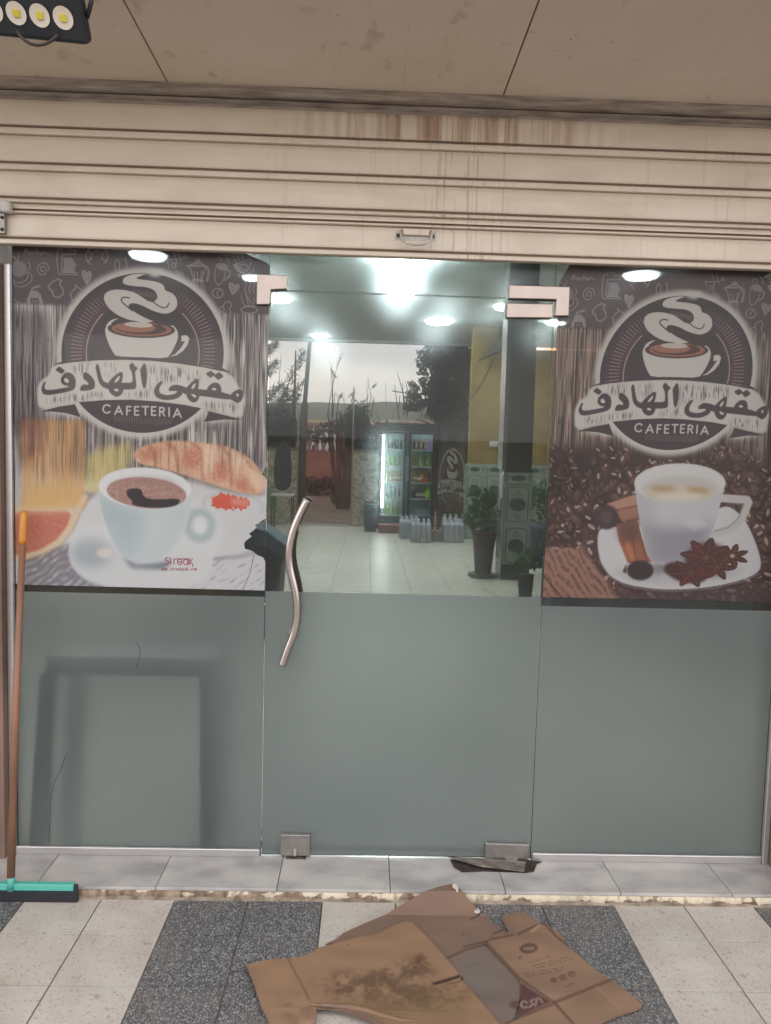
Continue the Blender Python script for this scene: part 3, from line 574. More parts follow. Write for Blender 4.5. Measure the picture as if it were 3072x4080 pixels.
def marble_mat():
    m, t, b, L = newmat('threshold_marble'); gp = N(t, 'ShaderNodeNewGeometry').outputs['Position']; oi = N(t, 'ShaderNodeObjectInfo')
    ad = N(t, 'ShaderNodeVectorMath', operation='ADD'); L(gp, ad.inputs[0])
    cmb = N(t, 'ShaderNodeCombineXYZ'); L(math_n(t, L, 'MULTIPLY', oi.outputs['Random'], 37.), cmb.inputs[2]); L(cmb.outputs[0], ad.inputs[1])
    c = ramp(t, L, noise_node(t, L, 6, 6, (1, 1.6, 1), ad.outputs[0]), [(.32, sc((138,134,131))), (.55, sc((168,163,159))), (.75, sc((182,175,168)))])
    dirt = ramp(t, L, noise_node(t, L, 24, 5, vec=gp), [(.60, K4), (.78, W4)])
    c = mixc(t, L, math_n(t, L, 'MULTIPLY', dirt, .35), c, sc((150,132,116)))
    hs = N(t, 'ShaderNodeHueSaturation'); r = math_n(t, L, 'MULTIPLY_ADD', oi.outputs['Random'], .2); r.node.inputs[2].default_value = .88
    L(r, hs.inputs['Value']); L(c, hs.inputs['Color']); L(hs.outputs[0], b.inputs['Base Color']); b.inputs['Roughness'].default_value = .28
    return m
M_marble = marble_mat()
def lip_mat():
    m, t, b, L = newmat('chipped_step_edge'); pos = N(t, 'ShaderNodeNewGeometry').outputs['Position']; sx = N(t, 'ShaderNodeSeparateXYZ'); L(pos, sx.inputs[0])
    n1 = noise_node(t, L, 16, 5, (1.2,1,2.2), pos); n2 = noise_node(t, L, 38, 4, (1.2,1,.4), pos)
    mr = N(t, 'ShaderNodeMapRange'); L(sx.outputs[0], mr.inputs[0]); mr.inputs[1].default_value = -.2; mr.inputs[2].default_value = .8; mr.inputs[3].default_value = -.12; mr.inputs[4].default_value = .09
    zz = N(t, 'ShaderNodeMapRange'); L(sx.outputs[2], zz.inputs[0]); zz.inputs[1].default_value = -.04; zz.inputs[2].default_value = -.018; zz.inputs[3].default_value = -.10; zz.inputs[4].default_value = .05
    f = math_n(t, L, 'ADD', math_n(t, L, 'ADD', n1, mr.outputs[0]), zz.outputs[0])
    base = ramp(t, L, n2, [(.35, sc((96,78,66))), (.65, sc((146,126,108)))]); pale = ramp(t, L, n2, [(.33, sc((150,132,110))), (.45, sc((190,178,156))), (.8, sc((202,191,168)))])
    c = mixc(t, L, ramp(t, L, f, [(.50, K4), (.53, W4)]), base, pale); L(c, b.inputs['Base Color']); b.inputs['Roughness'].default_value = .8; return m
M_lip = lip_mat()
M_chip = mat('chipped_cement', sc((150,138,122)), .95, scale=20, c2=sc((96,84,72)), bump=.6, bscale=30)
def shutter_mat():
    m, t, b, L = newmat('shutter_paint'); gp = N(t, 'ShaderNodeNewGeometry'); pos = gp.outputs['Position']
    sx = N(t, 'ShaderNodeSeparateXYZ'); L(pos, sx.inputs[0])
    base = ramp(t, L, noise_node(t, L, 3, 3, (1,1,3), pos), [(.3, sc((212,200,184))), (.7, sc((220,209,194)))])
    # rust coloured runs: strongest high up and around the middle of the shutter
    st = noise_node(t, L, 42, 5, (1, 1, .03), pos); fine = noise_node(t, L, 95, 3, (1, 1, .02), pos)
    stm = ramp(t, L, st, [(.42, K4), (.66, W4)]); fm = ramp(t, L, fine, [(.56, K4), (.68, W4)])
    mr = N(t, 'ShaderNodeMapRange'); L(sx.outputs[2], mr.inputs[0]); mr.inputs[1].default_value = 2.535; mr.inputs[2].default_value = 2.56
    cen = math_n(t, L, 'ABSOLUTE', math_n(t, L, 'SUBTRACT', sx.outputs[0], .62))
    m2 = N(t, 'ShaderNodeMapRange'); L(cen, m2.inputs[0]); m2.inputs[1].default_value = .62; m2.inputs[2].default_value = .2
    f = math_n(t, L, 'MULTIPLY', math_n(t, L, 'MULTIPLY', mr.outputs[0], m2.outputs[0]), stm)
    c = mixc(t, L, math_n(t, L, 'MULTIPLY', f, .85), base, sc((142,104,78)))
    spx = ramp(t, L, noise_node(t, L, 2.3, 2, (1,1,.02), pos), [(.52, K4), (.66, W4)])
    f3 = math_n(t, L, 'MULTIPLY', fm, spx); c = mixc(t, L, math_n(t, L, 'MULTIPLY', f3, .55), c, sc((146,118,96)))
    gr = ramp(t, L, noise_node(t, L, 9, 6, (.4,1,1), pos), [(.5, K4), (.85, W4)]); c = mixc(t, L, math_n(t, L, 'MULTIPLY', gr, .35), c, sc((160,138,118)))
    # browner colour in the grooves and along the slat edges
    seam_at = N(t, 'ShaderNodeAttribute'); seam_at.attribute_name = 'seam_tone'; c = mixc(t, L, math_n(t, L, 'MULTIPLY', seam_at.outputs['Fac'], .62), c, sc((132,108,88)))
    L(c, b.inputs['Base Color']); b.inputs['Roughness'].default_value = .42; b.inputs['Specular IOR Level'].default_value = .4
    return m
M_shut = shutter_mat(); M_scr = mat('film_scratch', sc((84,84,80)), .8)
M_rail = mat('dusty_metal_rail', sc((176,166,158)), .6, scale=30, stretch=(.3,1,4), c2=sc((130,120,112)), lo=.30, hi=.65)
def soffit_mat():
    m, t, b, L = newmat('soffit_board'); pos = N(t, 'ShaderNodeNewGeometry').outputs['Position']
    c = ramp(t, L, noise_node(t, L, 2.2, 5, vec=pos), [(.3, sc((214,200,188))), (.5, sc((220,208,196))), (.72, sc((214,202,180)))])
    s = ramp(t, L, noise_node(t, L, 11, 5, (1,.7,1), pos), [(.63, K4), (.74, W4)]); c = mixc(t, L, math_n(t, L, 'MULTIPLY', s, .35), c, sc((122,98,86)))
    s2 = ramp(t, L, noise_node(t, L, 60, 3, (1,.5,1), pos), [(.70, K4), (.76, W4)]); s2 = math_n(t, L, 'MULTIPLY', s2, ramp(t, L, noise_node(t, L, 3, 2, vec=pos), [(.5, K4), (.6, W4)])); c = mixc(t, L, math_n(t, L, 'MULTIPLY', s2, .6), c, sc((88,66,58)))
    L(c, b.inputs['Base Color']); b.inputs['Roughness'].default_value = .6; return m
M_soff = soffit_mat()
M_alu = mat('aluminium', sc((196,192,190)), .32, .75, var=.05, scale=20, stretch=(1,1,8))
M_steel = mat('satin_steel', sc((196,186,182)), .24, 1, var=.05, scale=60, stretch=(1,1,.1))
M_patch = mat('brushed_patch', sc((164,150,142)), .30, .85, var=.06, scale=14)
M_patch2 = mat('worn_patch', sc((160,154,150)), .42, .8, var=.12, scale=30)
M_rust = mat('rusty_plate', sc((104,92,84)), .7, .4, scale=30, c2=sc((52,42,38)))
M_black = mat('black_rubber', sc((30,32,38)), .7, var=.1)
M_dark = mat('dark_cavity', sc((34,28,26)), .95, scale=40, c2=sc((60,48,42)))
M_jamb = mat('brown_stone', sc((128,104,90)), .7, scale=8, stretch=(1,1,.3), c2=sc((92,72,62)), bump=.2)
M_navy = mat('navy_paint', sc((30,34,46)), .5)
M_wht = mat('old_white_plastic', sc((206,202,198)), .5, scale=30, c2=sc((172,166,160)))
def pane_mat(name, tint, dust_veil, haze=0):
    m, t, b, L = newmat(name); o = t.nodes['Material Output']; t.nodes.remove(b)
    tr = N(t, 'ShaderNodeBsdfTransparent'); tr.inputs[0].default_value = tint
    gl = N(t, 'ShaderNodeBsdfGlossy'); gl.inputs['Roughness'].default_value = 0.0; gl.inputs[0].default_value = (1, 1, 1, 1)
    if haze:      # rough share put in to give the lamps a bloom and lower contrast
        rh = N(t, 'ShaderNodeBsdfRefraction'); rh.inputs['Roughness'].default_value = .45; rh.inputs['IOR'].default_value = 1.12; rh.inputs[0].default_value = (.55,.62,.62,1)
        mh = N(t, 'ShaderNodeMixShader'); mh.inputs[0].default_value = haze; L(tr.outputs[0], mh.inputs[1]); L(rh.outputs[0], mh.inputs[2]); tr = mh
    fr = N(t, 'ShaderNodeFresnel'); fr.inputs[0].default_value = 1.24
    mx = N(t, 'ShaderNodeMixShader'); L(fr.outputs[0], mx.inputs[0]); L(tr.outputs[0], mx.inputs[1]); L(gl.outputs[0], mx.inputs[2])
    df = N(t, 'ShaderNodeBsdfDiffuse'); df.inputs[0].default_value = sc((190,195,190))
    nn = noise_node(t, L, 3, 6); r = ramp(t, L, nn, [(.3, (dust_veil*.5,)*3+(1,)), (.8, (dust_veil*1.6,)*3+(1,))])  # diffuse share for dust, plus a pale veil over what lies behind
    m2 = N(t, 'ShaderNodeMixShader'); L(r, m2.inputs[0]); L(mx.outputs[0], m2.inputs[1]); L(df.outputs[0], m2.inputs[2]); L(m2.outputs[0], o.inputs[0])
    return m
M_pane = pane_mat('clear_glass', (.485,.485,.475,1), .02, .085)
M_edge = mat('glass_edge', sc((26,38,36)), .6, var=.05, spec=.1)
def frost_mat():
    m, t, b, L = newmat('frosted_film'); o = t.nodes['Material Output']
    pos = N(t, 'ShaderNodeNewGeometry').outputs['Position']
    c = ramp(t, L, noise_node(t, L, 1.6, 4, vec=pos), [(.28, sc((99,106,106))), (.72, sc((127,133,131)))])
    sm = ramp(t, L, noise_node(t, L, 14, 6, (1,1,.6), pos), [(.62, K4), (.80, W4)]); c = mixc(t, L, math_n(t, L, 'MULTIPLY', sm, .4), c, sc((92,86,76)))
    sm2 = ramp(t, L, noise_node(t, L, 150, 2, (1,1,.5), pos), [(.74, K4), (.78, W4)]); c = mixc(t, L, math_n(t, L, 'MULTIPLY', sm2, .5), c, sc((70,62,54)))
    L(c, b.inputs['Base Color']); b.inputs['Roughness'].default_value = .5; b.inputs['Specular IOR Level'].default_value = .2
    rf = N(t, 'ShaderNodeBsdfRefraction'); rf.inputs['Roughness'].default_value = .55; rf.inputs['IOR'].default_value = 1.45; rf.inputs[0].default_value = (.90,.935,.92,1)
    tl = N(t, 'ShaderNodeBsdfTranslucent'); tl.inputs[0].default_value = (.84,.885,.875,1)
    m0 = N(t, 'ShaderNodeMixShader'); m0.inputs[0].default_value = .3; L(rf.outputs[0], m0.inputs[1]); L(tl.outputs[0], m0.inputs[2])
    m1 = N(t, 'ShaderNodeMixShader'); m1.inputs[0].default_value = .56; L(b.outputs[0], m1.inputs[1]); L(m0.outputs[0], m1.inputs[2]); L(m1.outputs[0], o.inputs[0])
    return m
M_frost = frost_mat()
def glow(name, c, s):
    m, t, b, L = newmat(name); b.inputs['Base Color'].default_value = (1, 1, 1, 1); b.inputs['Emission Color'].default_value = c; b.inputs['Emission Strength'].default_value = s; return m
M_lamp = glow('lamp_diffuser', (.87, .96, 1, 1), 38.0)
M_tube = glow('fridge_light', (.85, .96, 1, 1), 34.0)
M_orange = glow('orange_strip', (1, .42, .08, 1), 1.2)

# ================================================================== TERRACE
FZ = -0.04
ter = MB().box((-14, -14, FZ-.2), (14, -.205, FZ-.0045)).build('terrace_floor', M_grout, kind='structure')
XS = [-.76-.25*k for k in range(12, 0, -1)]+[-.76, -.508, -.26, -.011, .240, .490, .741, .992, 1.243, 1.489, 1.733]+[1.733+.25*k for k in range(1, 11)]
YS = [-.206, -.405, -.632]+[-.632-.2375*k for k in range(1, 16)]
tile_cache = {}
for i in range(len(XS)-1):
    colr = ((i-11)//2) % 2          # pairs of columns alternate beige and grey
    for j in range(len(YS)-1):
        g = .0010; x0, x1, y1, y0 = XS[i]+g, XS[i+1]-g, YS[j]-g, YS[j+1]+g
        key = (round(x1-x0, 3), round(y1-y0, 3), colr)
        beige = (i-11) % 4 in (0, 1) if i >= 11 else (i-12) % 4 in (0, 1)
        beige = ((i-12) % 4) in (0, 1)
        key = key[:2]+(beige,)
        if key not in tile_cache:
            w2, h2 = (x1-x0)/2, (y1-y0)/2; q = MB().box((-w2, -h2, -.012), (w2, h2, 0)); q.v[4:8] = [(a*(1-.0016/w2), b_*(1-.0016/h2), 0) for a, b_, _ in q.v[4:8]]
            q.add([(-w2, -h2, -.002), (w2, -h2, -.002), (w2, h2, -.002), (-w2, h2, -.002)], [])
            tile_cache[key] = q.mesh('tile', M_beige if beige else M_grit)
        put('tile', tile_cache[key], ter, loc=((x0+x1)/2, (y0+y1)/2, FZ+random.uniform(-.0008, .0008)), rot=(random.uniform(-.002, .002), random.uniform(-.002, .002), 0))
# threshold slab with marble tiles and a chipped edge
th = MB().box((-1.4, -.200, FZ-.05), (2.4, .10, -.012)).build('threshold', M_chip, kind='structure')
TX = [-1.55, -1.14, -.735, -.328, .083, .472, .870, 1.271, 1.662, 2.06, 2.4]
for i in range(len(TX)-1):
    MB().prism([(TX[i]+.0012, -.213, -.011), (TX[i+1]-.0012, -.213, -.011), (TX[i+1]-.0012, .06, -.011), (TX[i]+.0012, .06, -.011)], (0, 0, .011+random.uniform(-.0006, .0004))).build('marble_slab', M_marble, th, bevel=.0012)
lip = MB(); rr = random.Random(3); n = 260; top = []; mid = []; bot = []
for k in range(n+1):
    x = -1.5+3.9*k/n; dv = rr.uniform(-.003, .003)+.003*math.sin(k*.37)
    top.append((x, -.2125, -.0115)); mid.append((x, -.2150+dv*.6, -.024+rr.uniform(-.004, .004))); bot.append((x, -.213+dv, FZ-.003))
lip.add(top+mid+bot, [(k, n+1+k, n+2+k, k+1) for k in range(n)]+[(n+1+k, 2*n+2+k, 2*n+3+k, n+2+k) for k in range(n)])
lip.build('step_edge', M_lip, th)
# cement fillet of dirt where the step meets the tiles
MB().profile_x([(-.212, FZ+.008), (-.212, FZ-.01), (-.226, FZ-.01), (-.2225, FZ+.002)], -1.5, 2.4).build('mortar_fillet', M_chip, th)
# ground, far field and hill
M_soil = mat('dry_soil', sc((172,164,156)), .95, scale=1.3, c2=sc((146,138,130)), bump=.8, bscale=12)
MB().box((-600, -600, -.6), (600, 600, -.26)).build('ground', M_soil, kind='structure')
M_road = mat('pale_paving', sc((196,188,178)), .9, scale=3, bump=.4, bscale=80)
MB().box((-80, -19.1, -.25), (80, -14.01, -.2)).build('pavement', M_road, kind='structure')  # unseen paving made pale to bounce light up to the soffit
# pier and jamb either side, wall above
def wallpiece(name, a, b, m, label, parts=None):
    o = MB().box(a, b).build(name, m, bevel=.004); return tag(o, label, 'wall pier')
ob = thing('added_street_wall', 'unseen low pale wall added across the street to even out the reflection in the glass', 'wall')
M_ob = mat('street_render', sc((170,158,146)), .9, scale=.5)
MB().box((-30, -30, -.3), (30, -19, 1.9)).build('wall', M_ob, ob)  # wall added out of view so the glass reflects an even tone
MB().box((-30, -30.1, 1.9005), (30, -18.95, 2.0)).build('coping', M_ob, ob)
p1 = wallpiece('stone_pier', (-2.6, -.02, FZ), (-.945, .22, 2.68), M_jamb, 'brown stone pier at the left end of the shopfront behind the squeegee')
p2 = wallpiece('stone_pier', (1.915, -.16, FZ), (3.4, .22, 2.68), M_jamb, 'brown stone pier at the right end of the shopfront beside the coffee bean poster')
dp = MB().tube([(-.985, -.045, FZ), (-.985, -.045, 2.64)], .022, 14).build('downpipe', M_navy, smooth=True); tag(dp, 'dark navy pipe running up the pier at the far left edge', 'pipe')
# facade above the soffit and roof slab: slab cut short so sky light reaches the shutter
MB().box((-14, .07, 2.70), (14, .25, 5.2)).build('facade', M_jamb, kind='structure')
sof = MB().box((-9, -1.06, 2.70), (9, .07, 2.82)).build('terrace_ceiling', mat('ceiling_void', sc((60,50,44)), .9), kind='structure')
sx = [-.332+1.108*k for k in range(-8, 8)]
MGV = mat('groove_shadow_gap', sc((120,100,88)), .8)
for i, x0 in enumerate(sx):
    x1 = x0+1.108; g = .004 if abs(x0+.332) < .01 else .0010; b = MB(); nb = 10; pr = []
    for k in range(nb):             # shallow V-grooves between the boards of each panel
        a0, a1 = x0+g+(1.108-2*g)*k/nb, x0+g+(1.108-2*g)*(k+1)/nb
        pr += [(a0+.0009, 2.6855), (a1-.0009, 2.6855), (a1, 2.6863)] if k < nb-1 else [(a0+.0016, 2.6855), (a1, 2.6855)]
    pr = [(x0+g, 2.700)]+pr+[(x1-g, 2.700)]
    b.prism([(x, -1.05, z) for x, z in pr], (0, .94, 0)).build('ceiling_panel', M_soff, sof)
MB().profile_x([(-.112, 2.700), (-.112, 2.664), (-.104, 2.660), (-.060, 2.660), (-.060, 2.700)], -9, 9).build('edge_trim', M_rail, sof)

# ================================================================== ROLLER SHUTTER
sh = thing('roller_shutter', 'cream roller shutter pulled up above the door with rust runs down its slats', 'roller shutter')
sh.location = (0, 0, 0)
SX0, SX1 = -.960, 1.93
def slat(zt, zb, bead, name='slat', y=-.06, seam=.006):
    # visible face, groove, rounded bead; (y,z) from top to bottom with seam tone weights
    H = zt-zb; zc = zb+bead
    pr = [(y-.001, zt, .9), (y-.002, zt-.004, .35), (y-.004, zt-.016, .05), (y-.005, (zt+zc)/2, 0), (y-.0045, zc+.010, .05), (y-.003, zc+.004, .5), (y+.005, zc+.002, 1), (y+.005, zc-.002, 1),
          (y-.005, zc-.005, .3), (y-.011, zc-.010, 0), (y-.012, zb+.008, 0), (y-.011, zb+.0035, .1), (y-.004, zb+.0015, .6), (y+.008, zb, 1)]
    nseg = 60; v = []; gw = []
    for k in range(nseg+1):
        x = SX0+(SX1-SX0)*k/nseg; s = .0006*math.sin(x*5+zt*40)
        for yy, zz, g in pr: v.append((x, yy+s, zz)); gw.append(g)
    m = len(pr); f = [(k*m+i, k*m+i+1, (k+1)*m+i+1, (k+1)*m+i) for k in range(nseg) for i in range(m-1)]
    me = bpy.data.meshes.new(name); me.from_pydata(v, [], f); me.materials.append(M_shut)
    at_ = me.attributes.new('seam_tone', 'FLOAT', 'POINT'); at_.data.foreach_set('value', gw)
    for p in me.polygons: p.use_smooth = False
    return put(name, me, sh)
slat(2.637, 2.519, .030); slat(2.519, 2.403, .028); slat(2.403, 2.297, .020)
slat(2.2965, 2.262, .016); slat(2.2615, 2.160, .0245)
MB().box((SX0, -.0565, 2.166), (SX1, -.030, 2.66)).build('seam_shade_sheet', mat('seam_shadow_paint', sc((120,98,82)), .8), sh)  # sheet put behind the slats, shade of the seams in its colour
MB().profile_x([(-.064, 2.660), (-.078, 2.655), (-.080, 2.648), (-.068, 2.646), (-.072, 2.638), (-.062, 2.634), (-.030, 2.634), (-.030, 2.660)], SX0, SX1).build('head_rail', M_rail, sh)
# lift handle
hc = at(1655, 940, y=-.075); hx, hz = hc.x, hc.z
h = MB().box((hx-.068, -.0665, hz-.014), (hx+.070, -.066+.0025, hz+.016)).build('handle_plate', M_wht, sh, bevel=.001)
hb = MB().tube([(hx-.046, -.072, hz+.018), (hx-.050, -.088, hz), (hx-.047, -.098, hz-.022), (hx-.03, -.102, hz-.033), (hx, -.104, hz-.039), (hx+.03, -.102, hz-.034), (hx+.052, -.098, hz-.02), (hx+.055, -.088, hz), (hx+.052, -.072, hz+.018)], .0040, 8).build('handle_loop', M_wht, h, smooth=True)
for s_ in (-.058, .060): MB().tube([(hx+s_, -.068, hz+.001), (hx+s_, -.0735, hz+.001)], .0062, 12).build('screw', M_rust, h)
MB().prism([(hx-.042, -.070, hz+.022), (hx+.046, -.070, hz+.022), (hx+.046, -.070, hz+.002), (hx-.042, -.070, hz+.002)], (0, -.010, 0)).build('grip_flap', M_shut, h, bevel=.002)
# guide end at the left
a = at(0, 800, y=-.09); b_ = at(46, 850, y=-.09)
br = MB().box((a.x-.06, -.105, b_.z), (b_.x, -.075, a.z)).build('end_cap', M_wht, bevel=.008); tag(br, 'grey white plastic stop on the shutter guide at the upper left', 'bracket')
a = at(-20, 852, y=-.085); b_ = at(20, 930, y=-.085)
pl = MB().box((a.x-.03, -.09, b_.z), (b_.x, -.073, a.z)).build('fixing_plate', M_patch2, br)
for py in (866, 914):
    c = at(8, py, y=-.091); MB().tube([(c.x, -.0915, c.z), (c.x, -.089, c.z)], .006, 12).build('bolt_hole', M_dark, pl)

# ================================================================== GLASS FRONT
GT = .010
def glass_pane(parent, x0, x1, z0, z1, name='pane'):
    o = MB().box((x0, -GT/2, z0), (x1, GT/2, z1)).build(name, M_pane, parent)
    me = o.data; me.materials.append(M_edge)
    for p in me.polygons:
        if abs(p.normal.y) < .5: p.material_index = 1
    return o
def frost(parent, x0, x1, z0, z1): return MB().add([(x0, -.0056, z0), (x1, -.0056, z0), (x1, -.0056, z1), (x0, -.0056, z1)], [(0,1,2,3)]).build('frosted_film', M_frost, parent)
pL = thing('glass_panel', 'fixed glass panel left of the door with frosted lower half, behind the breakfast poster', 'glass panel', 'fixed side panels')
glass_pane(pL, -.888, -.002, .0, 2.6); frost(pL, -.886, -.002, .002, .968)
pR = thing('glass_panel', 'fixed glass panel right of the door with frosted lower half, behind the coffee bean poster', 'glass panel', 'fixed side panels')
glass_pane(pR, 1.002, 1.868, .0, 2.6); frost(pR, 1.002, 1.866, .002, .958)
tr_ = thing('transom_glass', 'clear glass strip above the door under the shutter', 'glass panel')
glass_pane(tr_, -.001, 1.001, 2.053, 2.6)
def channel(parent, x0, x1, z0=-.001, h=.030):
    MB().box((x0, -.017, z0), (x1, -.0062, z0+h)).build('bottom_channel', M_alu, parent, bevel=.003)
    MB().box((x0, .0075, z0), (x1, .018, z0+h)).build('bottom_channel', M_alu, parent, bevel=.003)
channel(pL, -.890, -.004); channel(pR, 1.005, 1.868)
MB().box((-.913, -.020, -.001), (-.889, .018, 2.11)).build('side_channel', M_alu, pL, bevel=.004)
MB().box((1.869, -.020, -.001), (1.892, .018, 2.6)).build('side_channel', M_alu, pR, bevel=.004)
MB().box((-.944, -.05, FZ), (-.914, .02, 2.6)).build('side_jamb', M_jamb, pL, bevel=.002)
MB().box((1.893, -.06, FZ), (1.914, .02, 2.6)).build('side_jamb', M_jamb, pR, bevel=.002)

# door leaf
dr = thing('glass_door', 'clear glass door leaf with curved steel handle and frosted lower half', 'door')
glass_pane(dr, .001, .999, .006, 2.050); frost(dr, .0012, .9988, .009, .989)
fH = zoomf(1000, 1900, 2.764)
cl = [(612,262),(560,360),(505,480),(460,600),(432,720),(418,830),(420,940),(437,1050),(468,1170),(493,1290),(506,1400),(508,1500),(500,1600),(480,1700),(450,1790),(405,1900),(345,2075)]
for sgn, nm in ((-1, 'pull_handle'), (1, 'pull_handle')):
    P = [at(*fH(*p), y=-.062) for p in cl]; P = smooth([(q.x, q.z) for q in P], False, 2); P = [(x+(0 if sgn < 0 else .0), sgn*.062, z) for x, z in P]
    hd = MB().tube(P, .0135, 18).build(nm, M_steel, dr, smooth=True)
    for q in ((478, 560), (462, 1745)):
        c = at(*fH(*q), y=-.062); MB().tube([(c.x, sgn*.055, c.z), (c.x, sgn*.0055, c.z)], .010, 14).lathe((c.x, 0, c.z), [(.0001, 0), (.0002, .0001)], 3).build('standoff', M_steel, hd, smooth=True)
        MB().tube([(c.x, sgn*.012, c.z), (c.x, sgn*.0055, c.z)], .019, 18).build('rosette', M_steel, hd)
    MB().tube([P[0], (P[0][0]+.0012, P[0][1], P[0][2]+.002)], .0136, 18).build('end_plug', M_patch2, hd)
def patch(parent, name, pts, yf=-.020, m=M_patch, bev=.0025):
    """patch fitting traced on its front face, both sides of the glass"""
    q = [at(*p, y=yf) for p in pts]
    o = MB().prism([(v.x, yf, v.z) for v in q], (0, -yf-.0055, 0)).prism([(v.x, .0065, v.z) for v in q], (0, .014, 0)).build(name, m, parent, bevel=bev); return o
f6 = zoomf(1980, 1050, 5.206)
patch(tr_, 'patch_fitting', [f6(258,440), f6(1515,478), f6(1490,1085), f6(1215,1085), f6(1235,745), f6(250,722)])
patch(tr_, 'patch_fitting', [(1024,1091), (1143,1096), (1142,1151), (1079,1154), (1074,1213), (1022,1213)])
patch(dr, 'patch_fitting', [f6(215,815), f6(1160,838), f6(1152,1128), f6(205,1118)])
lp = patch(dr, 'lock_patch', [(1119,3326), (1236,3328), (1236,3412), (1116,3410)], m=M_patch2)
c = at(1176, 3385, y=-.022); MB().tube([(c.x, -.021, c.z), (c.x, -.029, c.z)], .006, 12).box((c.x-.004, -.0285, c.z-.022), (c.x+.004, -.021, c.z-.004)).build('lock_cylinder', M_alu, lp)
c = at(1180, 3418, y=-.02); MB().box((c.x-.036, -.026, -.0005), (c.x+.036, -.004, .006)).build('floor_keep', M_rust, lp)
patch(dr, 'pivot_patch', [(1934,3360), (2107,3366), (2105,3426), (1932,3420)], m=M_patch2)
# floor spring cover, sprung loose
zp = lambda x, y, z=.001: at(x, y, z=z)
f3 = zoomf(1750, 3300, 1.851)
fs = thing('floor_spring', 'broken floor spring under the door pivot with its cover plate lifted askew', 'floor spring')
v = [zp(*f3(*p), z=.0012) for p in ((80,232),(110,290),(170,325),(330,318),(640,330),(700,320),(720,262),(760,250),(650,236))]
MB().prism([tuple(q) for q in v], (0, 0, .0015)).build('recess_patch', M_dark, fs)  # flat dark patch in place of the hollow
v = [at(*f3(60,213), y=-.02), at(*f3(640,262), y=-.03), at(*f3(625,322), y=-.105), at(*f3(300,284), y=-.085)]
v = [Vector((q.x, q.y, max(q.z, .004))) for q in v]
MB().prism([tuple(q) for q in v], (0, 0, .003)).build('cover_plate', mat('bent_steel_plate', sc((148,138,130)), .5, .3, scale=24, c2=sc((96,86,78))), fs)
c = zp(*f3(530,240)); MB().lathe((c.x, c.y, .002), [(.024, 0), (.024, .008), (.012, .012), (.001, .013)], 18).build('spindle', M_patch2, fs)
c = zp(*f3(684,305)); MB().tube([(c.x, c.y, .003), (c.x, c.y, .010)], .005, 10).build('bolt', M_rust, fs)

pth = [at(*p, y=-.007) for p in ((266,3000),(245,3060),(215,3120),(200,3190),(197,3290),(195,3360))]
MB().tube([tuple(p) for p in pth], .0011, 5).build('hairline_scratch', M_scr, pL)
pth = [at(*p, y=-.007) for p in ((545,2560),(560,2590),(550,2640),(540,2660))]; MB().tube([tuple(p) for p in pth], .001, 5).build('hairline_scratch', M_scr, pL)
# posters on the inner face of the side panels
imL, cL = left_poster(); imR, cR = right_poster()
def poster(pts, im, c, name, mname, label):
    v = [(p[0], -.0056, -p[1]) for p in pts]
    me = bpy.data.meshes.new(name); me.from_pydata(v, [], [tuple(range(len(v)))]); planar_uv(me, c)
    me.materials.append(print_mat(mname, im)); o = put(name, me); return tag(o, label, 'poster', 'cafe posters')
fl = lambda pts, z: [fL(*z(*p)) for p in pts]
outL = [(-.886, -2.19), (-.10, -2.19)]+[fL(985, 1015)]+[fL(1060, 1048)]+[fL(1078, 1062)]+[fL(1072, 1250)]+fl([(1609,180),(1611,235),(1600,255),(1582,290),(1600,300),(1613,320),(1606,555),(1590,560),(1562,582),(1540,590),(1552,605),(1535,622),(1505,645),(1522,660),(1480,692),(1476,712),(1482,735),(1520,745),(1560,775),(1590,785),(1603,812),(1600,985)], L5)+[fL(106, 2327)]+[(-.886, -.996)]
poster(outL, imL, cL, 'cafe_poster', 'print_left', 'breakfast poster with a coffee cup, croissant and grapefruit, torn along its right edge')
outR = [fR(985, 980)]+[(1.40, -2.19), (1.8, -2.19), (1.8, -2.19)]+[fL(3000, 1100), fL(3040, 1112), fL(3085, 1140)]+[(1.866, -2.0), (1.866, -.991), (1.004, -.991), (1.004, -2.06)]+[fL(2226, 1132), fL(2232, 1118), fL(2262, 1066)]
outR = [(1.06, -2.19), (1.80, -2.19)]+[fL(3030, 1108), fL(3060, 1118)]+[(1.866, -2.10), (1.866, -.991), (1.004, -.991)]+[fL(2226, 1134), fL(2236, 1110), fL(2262, 1066)]
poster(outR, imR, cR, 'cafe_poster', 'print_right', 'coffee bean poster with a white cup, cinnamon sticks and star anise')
# ================================================================== TERRACE OBJECTS
# squeegee leaning at the left
M_teal = mat('teal_plastic', sc((84,168,154)), .4, var=.06); M_stick = mat('wooden_stick', sc((142,98,74)), .55, scale=14, stretch=(1,1,.15), c2=sc((104,78,64))); M_org = mat('orange_grip', sc((196,130,44)), .45, var=.1, scale=10)
sq = thing('floor_squeegee', 'teal floor squeegee with wooden stick and orange grip leaning against the left pier', 'squeegee')
yb = -.238
a = at(-110, 3522, y=yb); b_ = at(296, 3524, y=yb); zt_ = b_.z; zb_ = at(296, 3550, y=yb).z; zf = FZ+.001
MB().prism([(a.x, yb-.004, zb_), (b_.x, yb-.004, zb_), (b_.x, yb-.004, zt_), (a.x, yb-.004, zt_)], (0, .022, 0)).build('head', M_teal, sq, bevel=.003)
MB().prism([(a.x, yb-.006, zf), (b_.x+.012, yb-.006, zf), (b_.x+.012, yb-.008, zt_), (b_.x-.0, yb-.008, zt_), (b_.x-.0, yb-.008, zb_), (a.x, yb-.008, zb_)], (0, .012, 0)).build('rubber_blade', M_black, sq, bevel=.001)
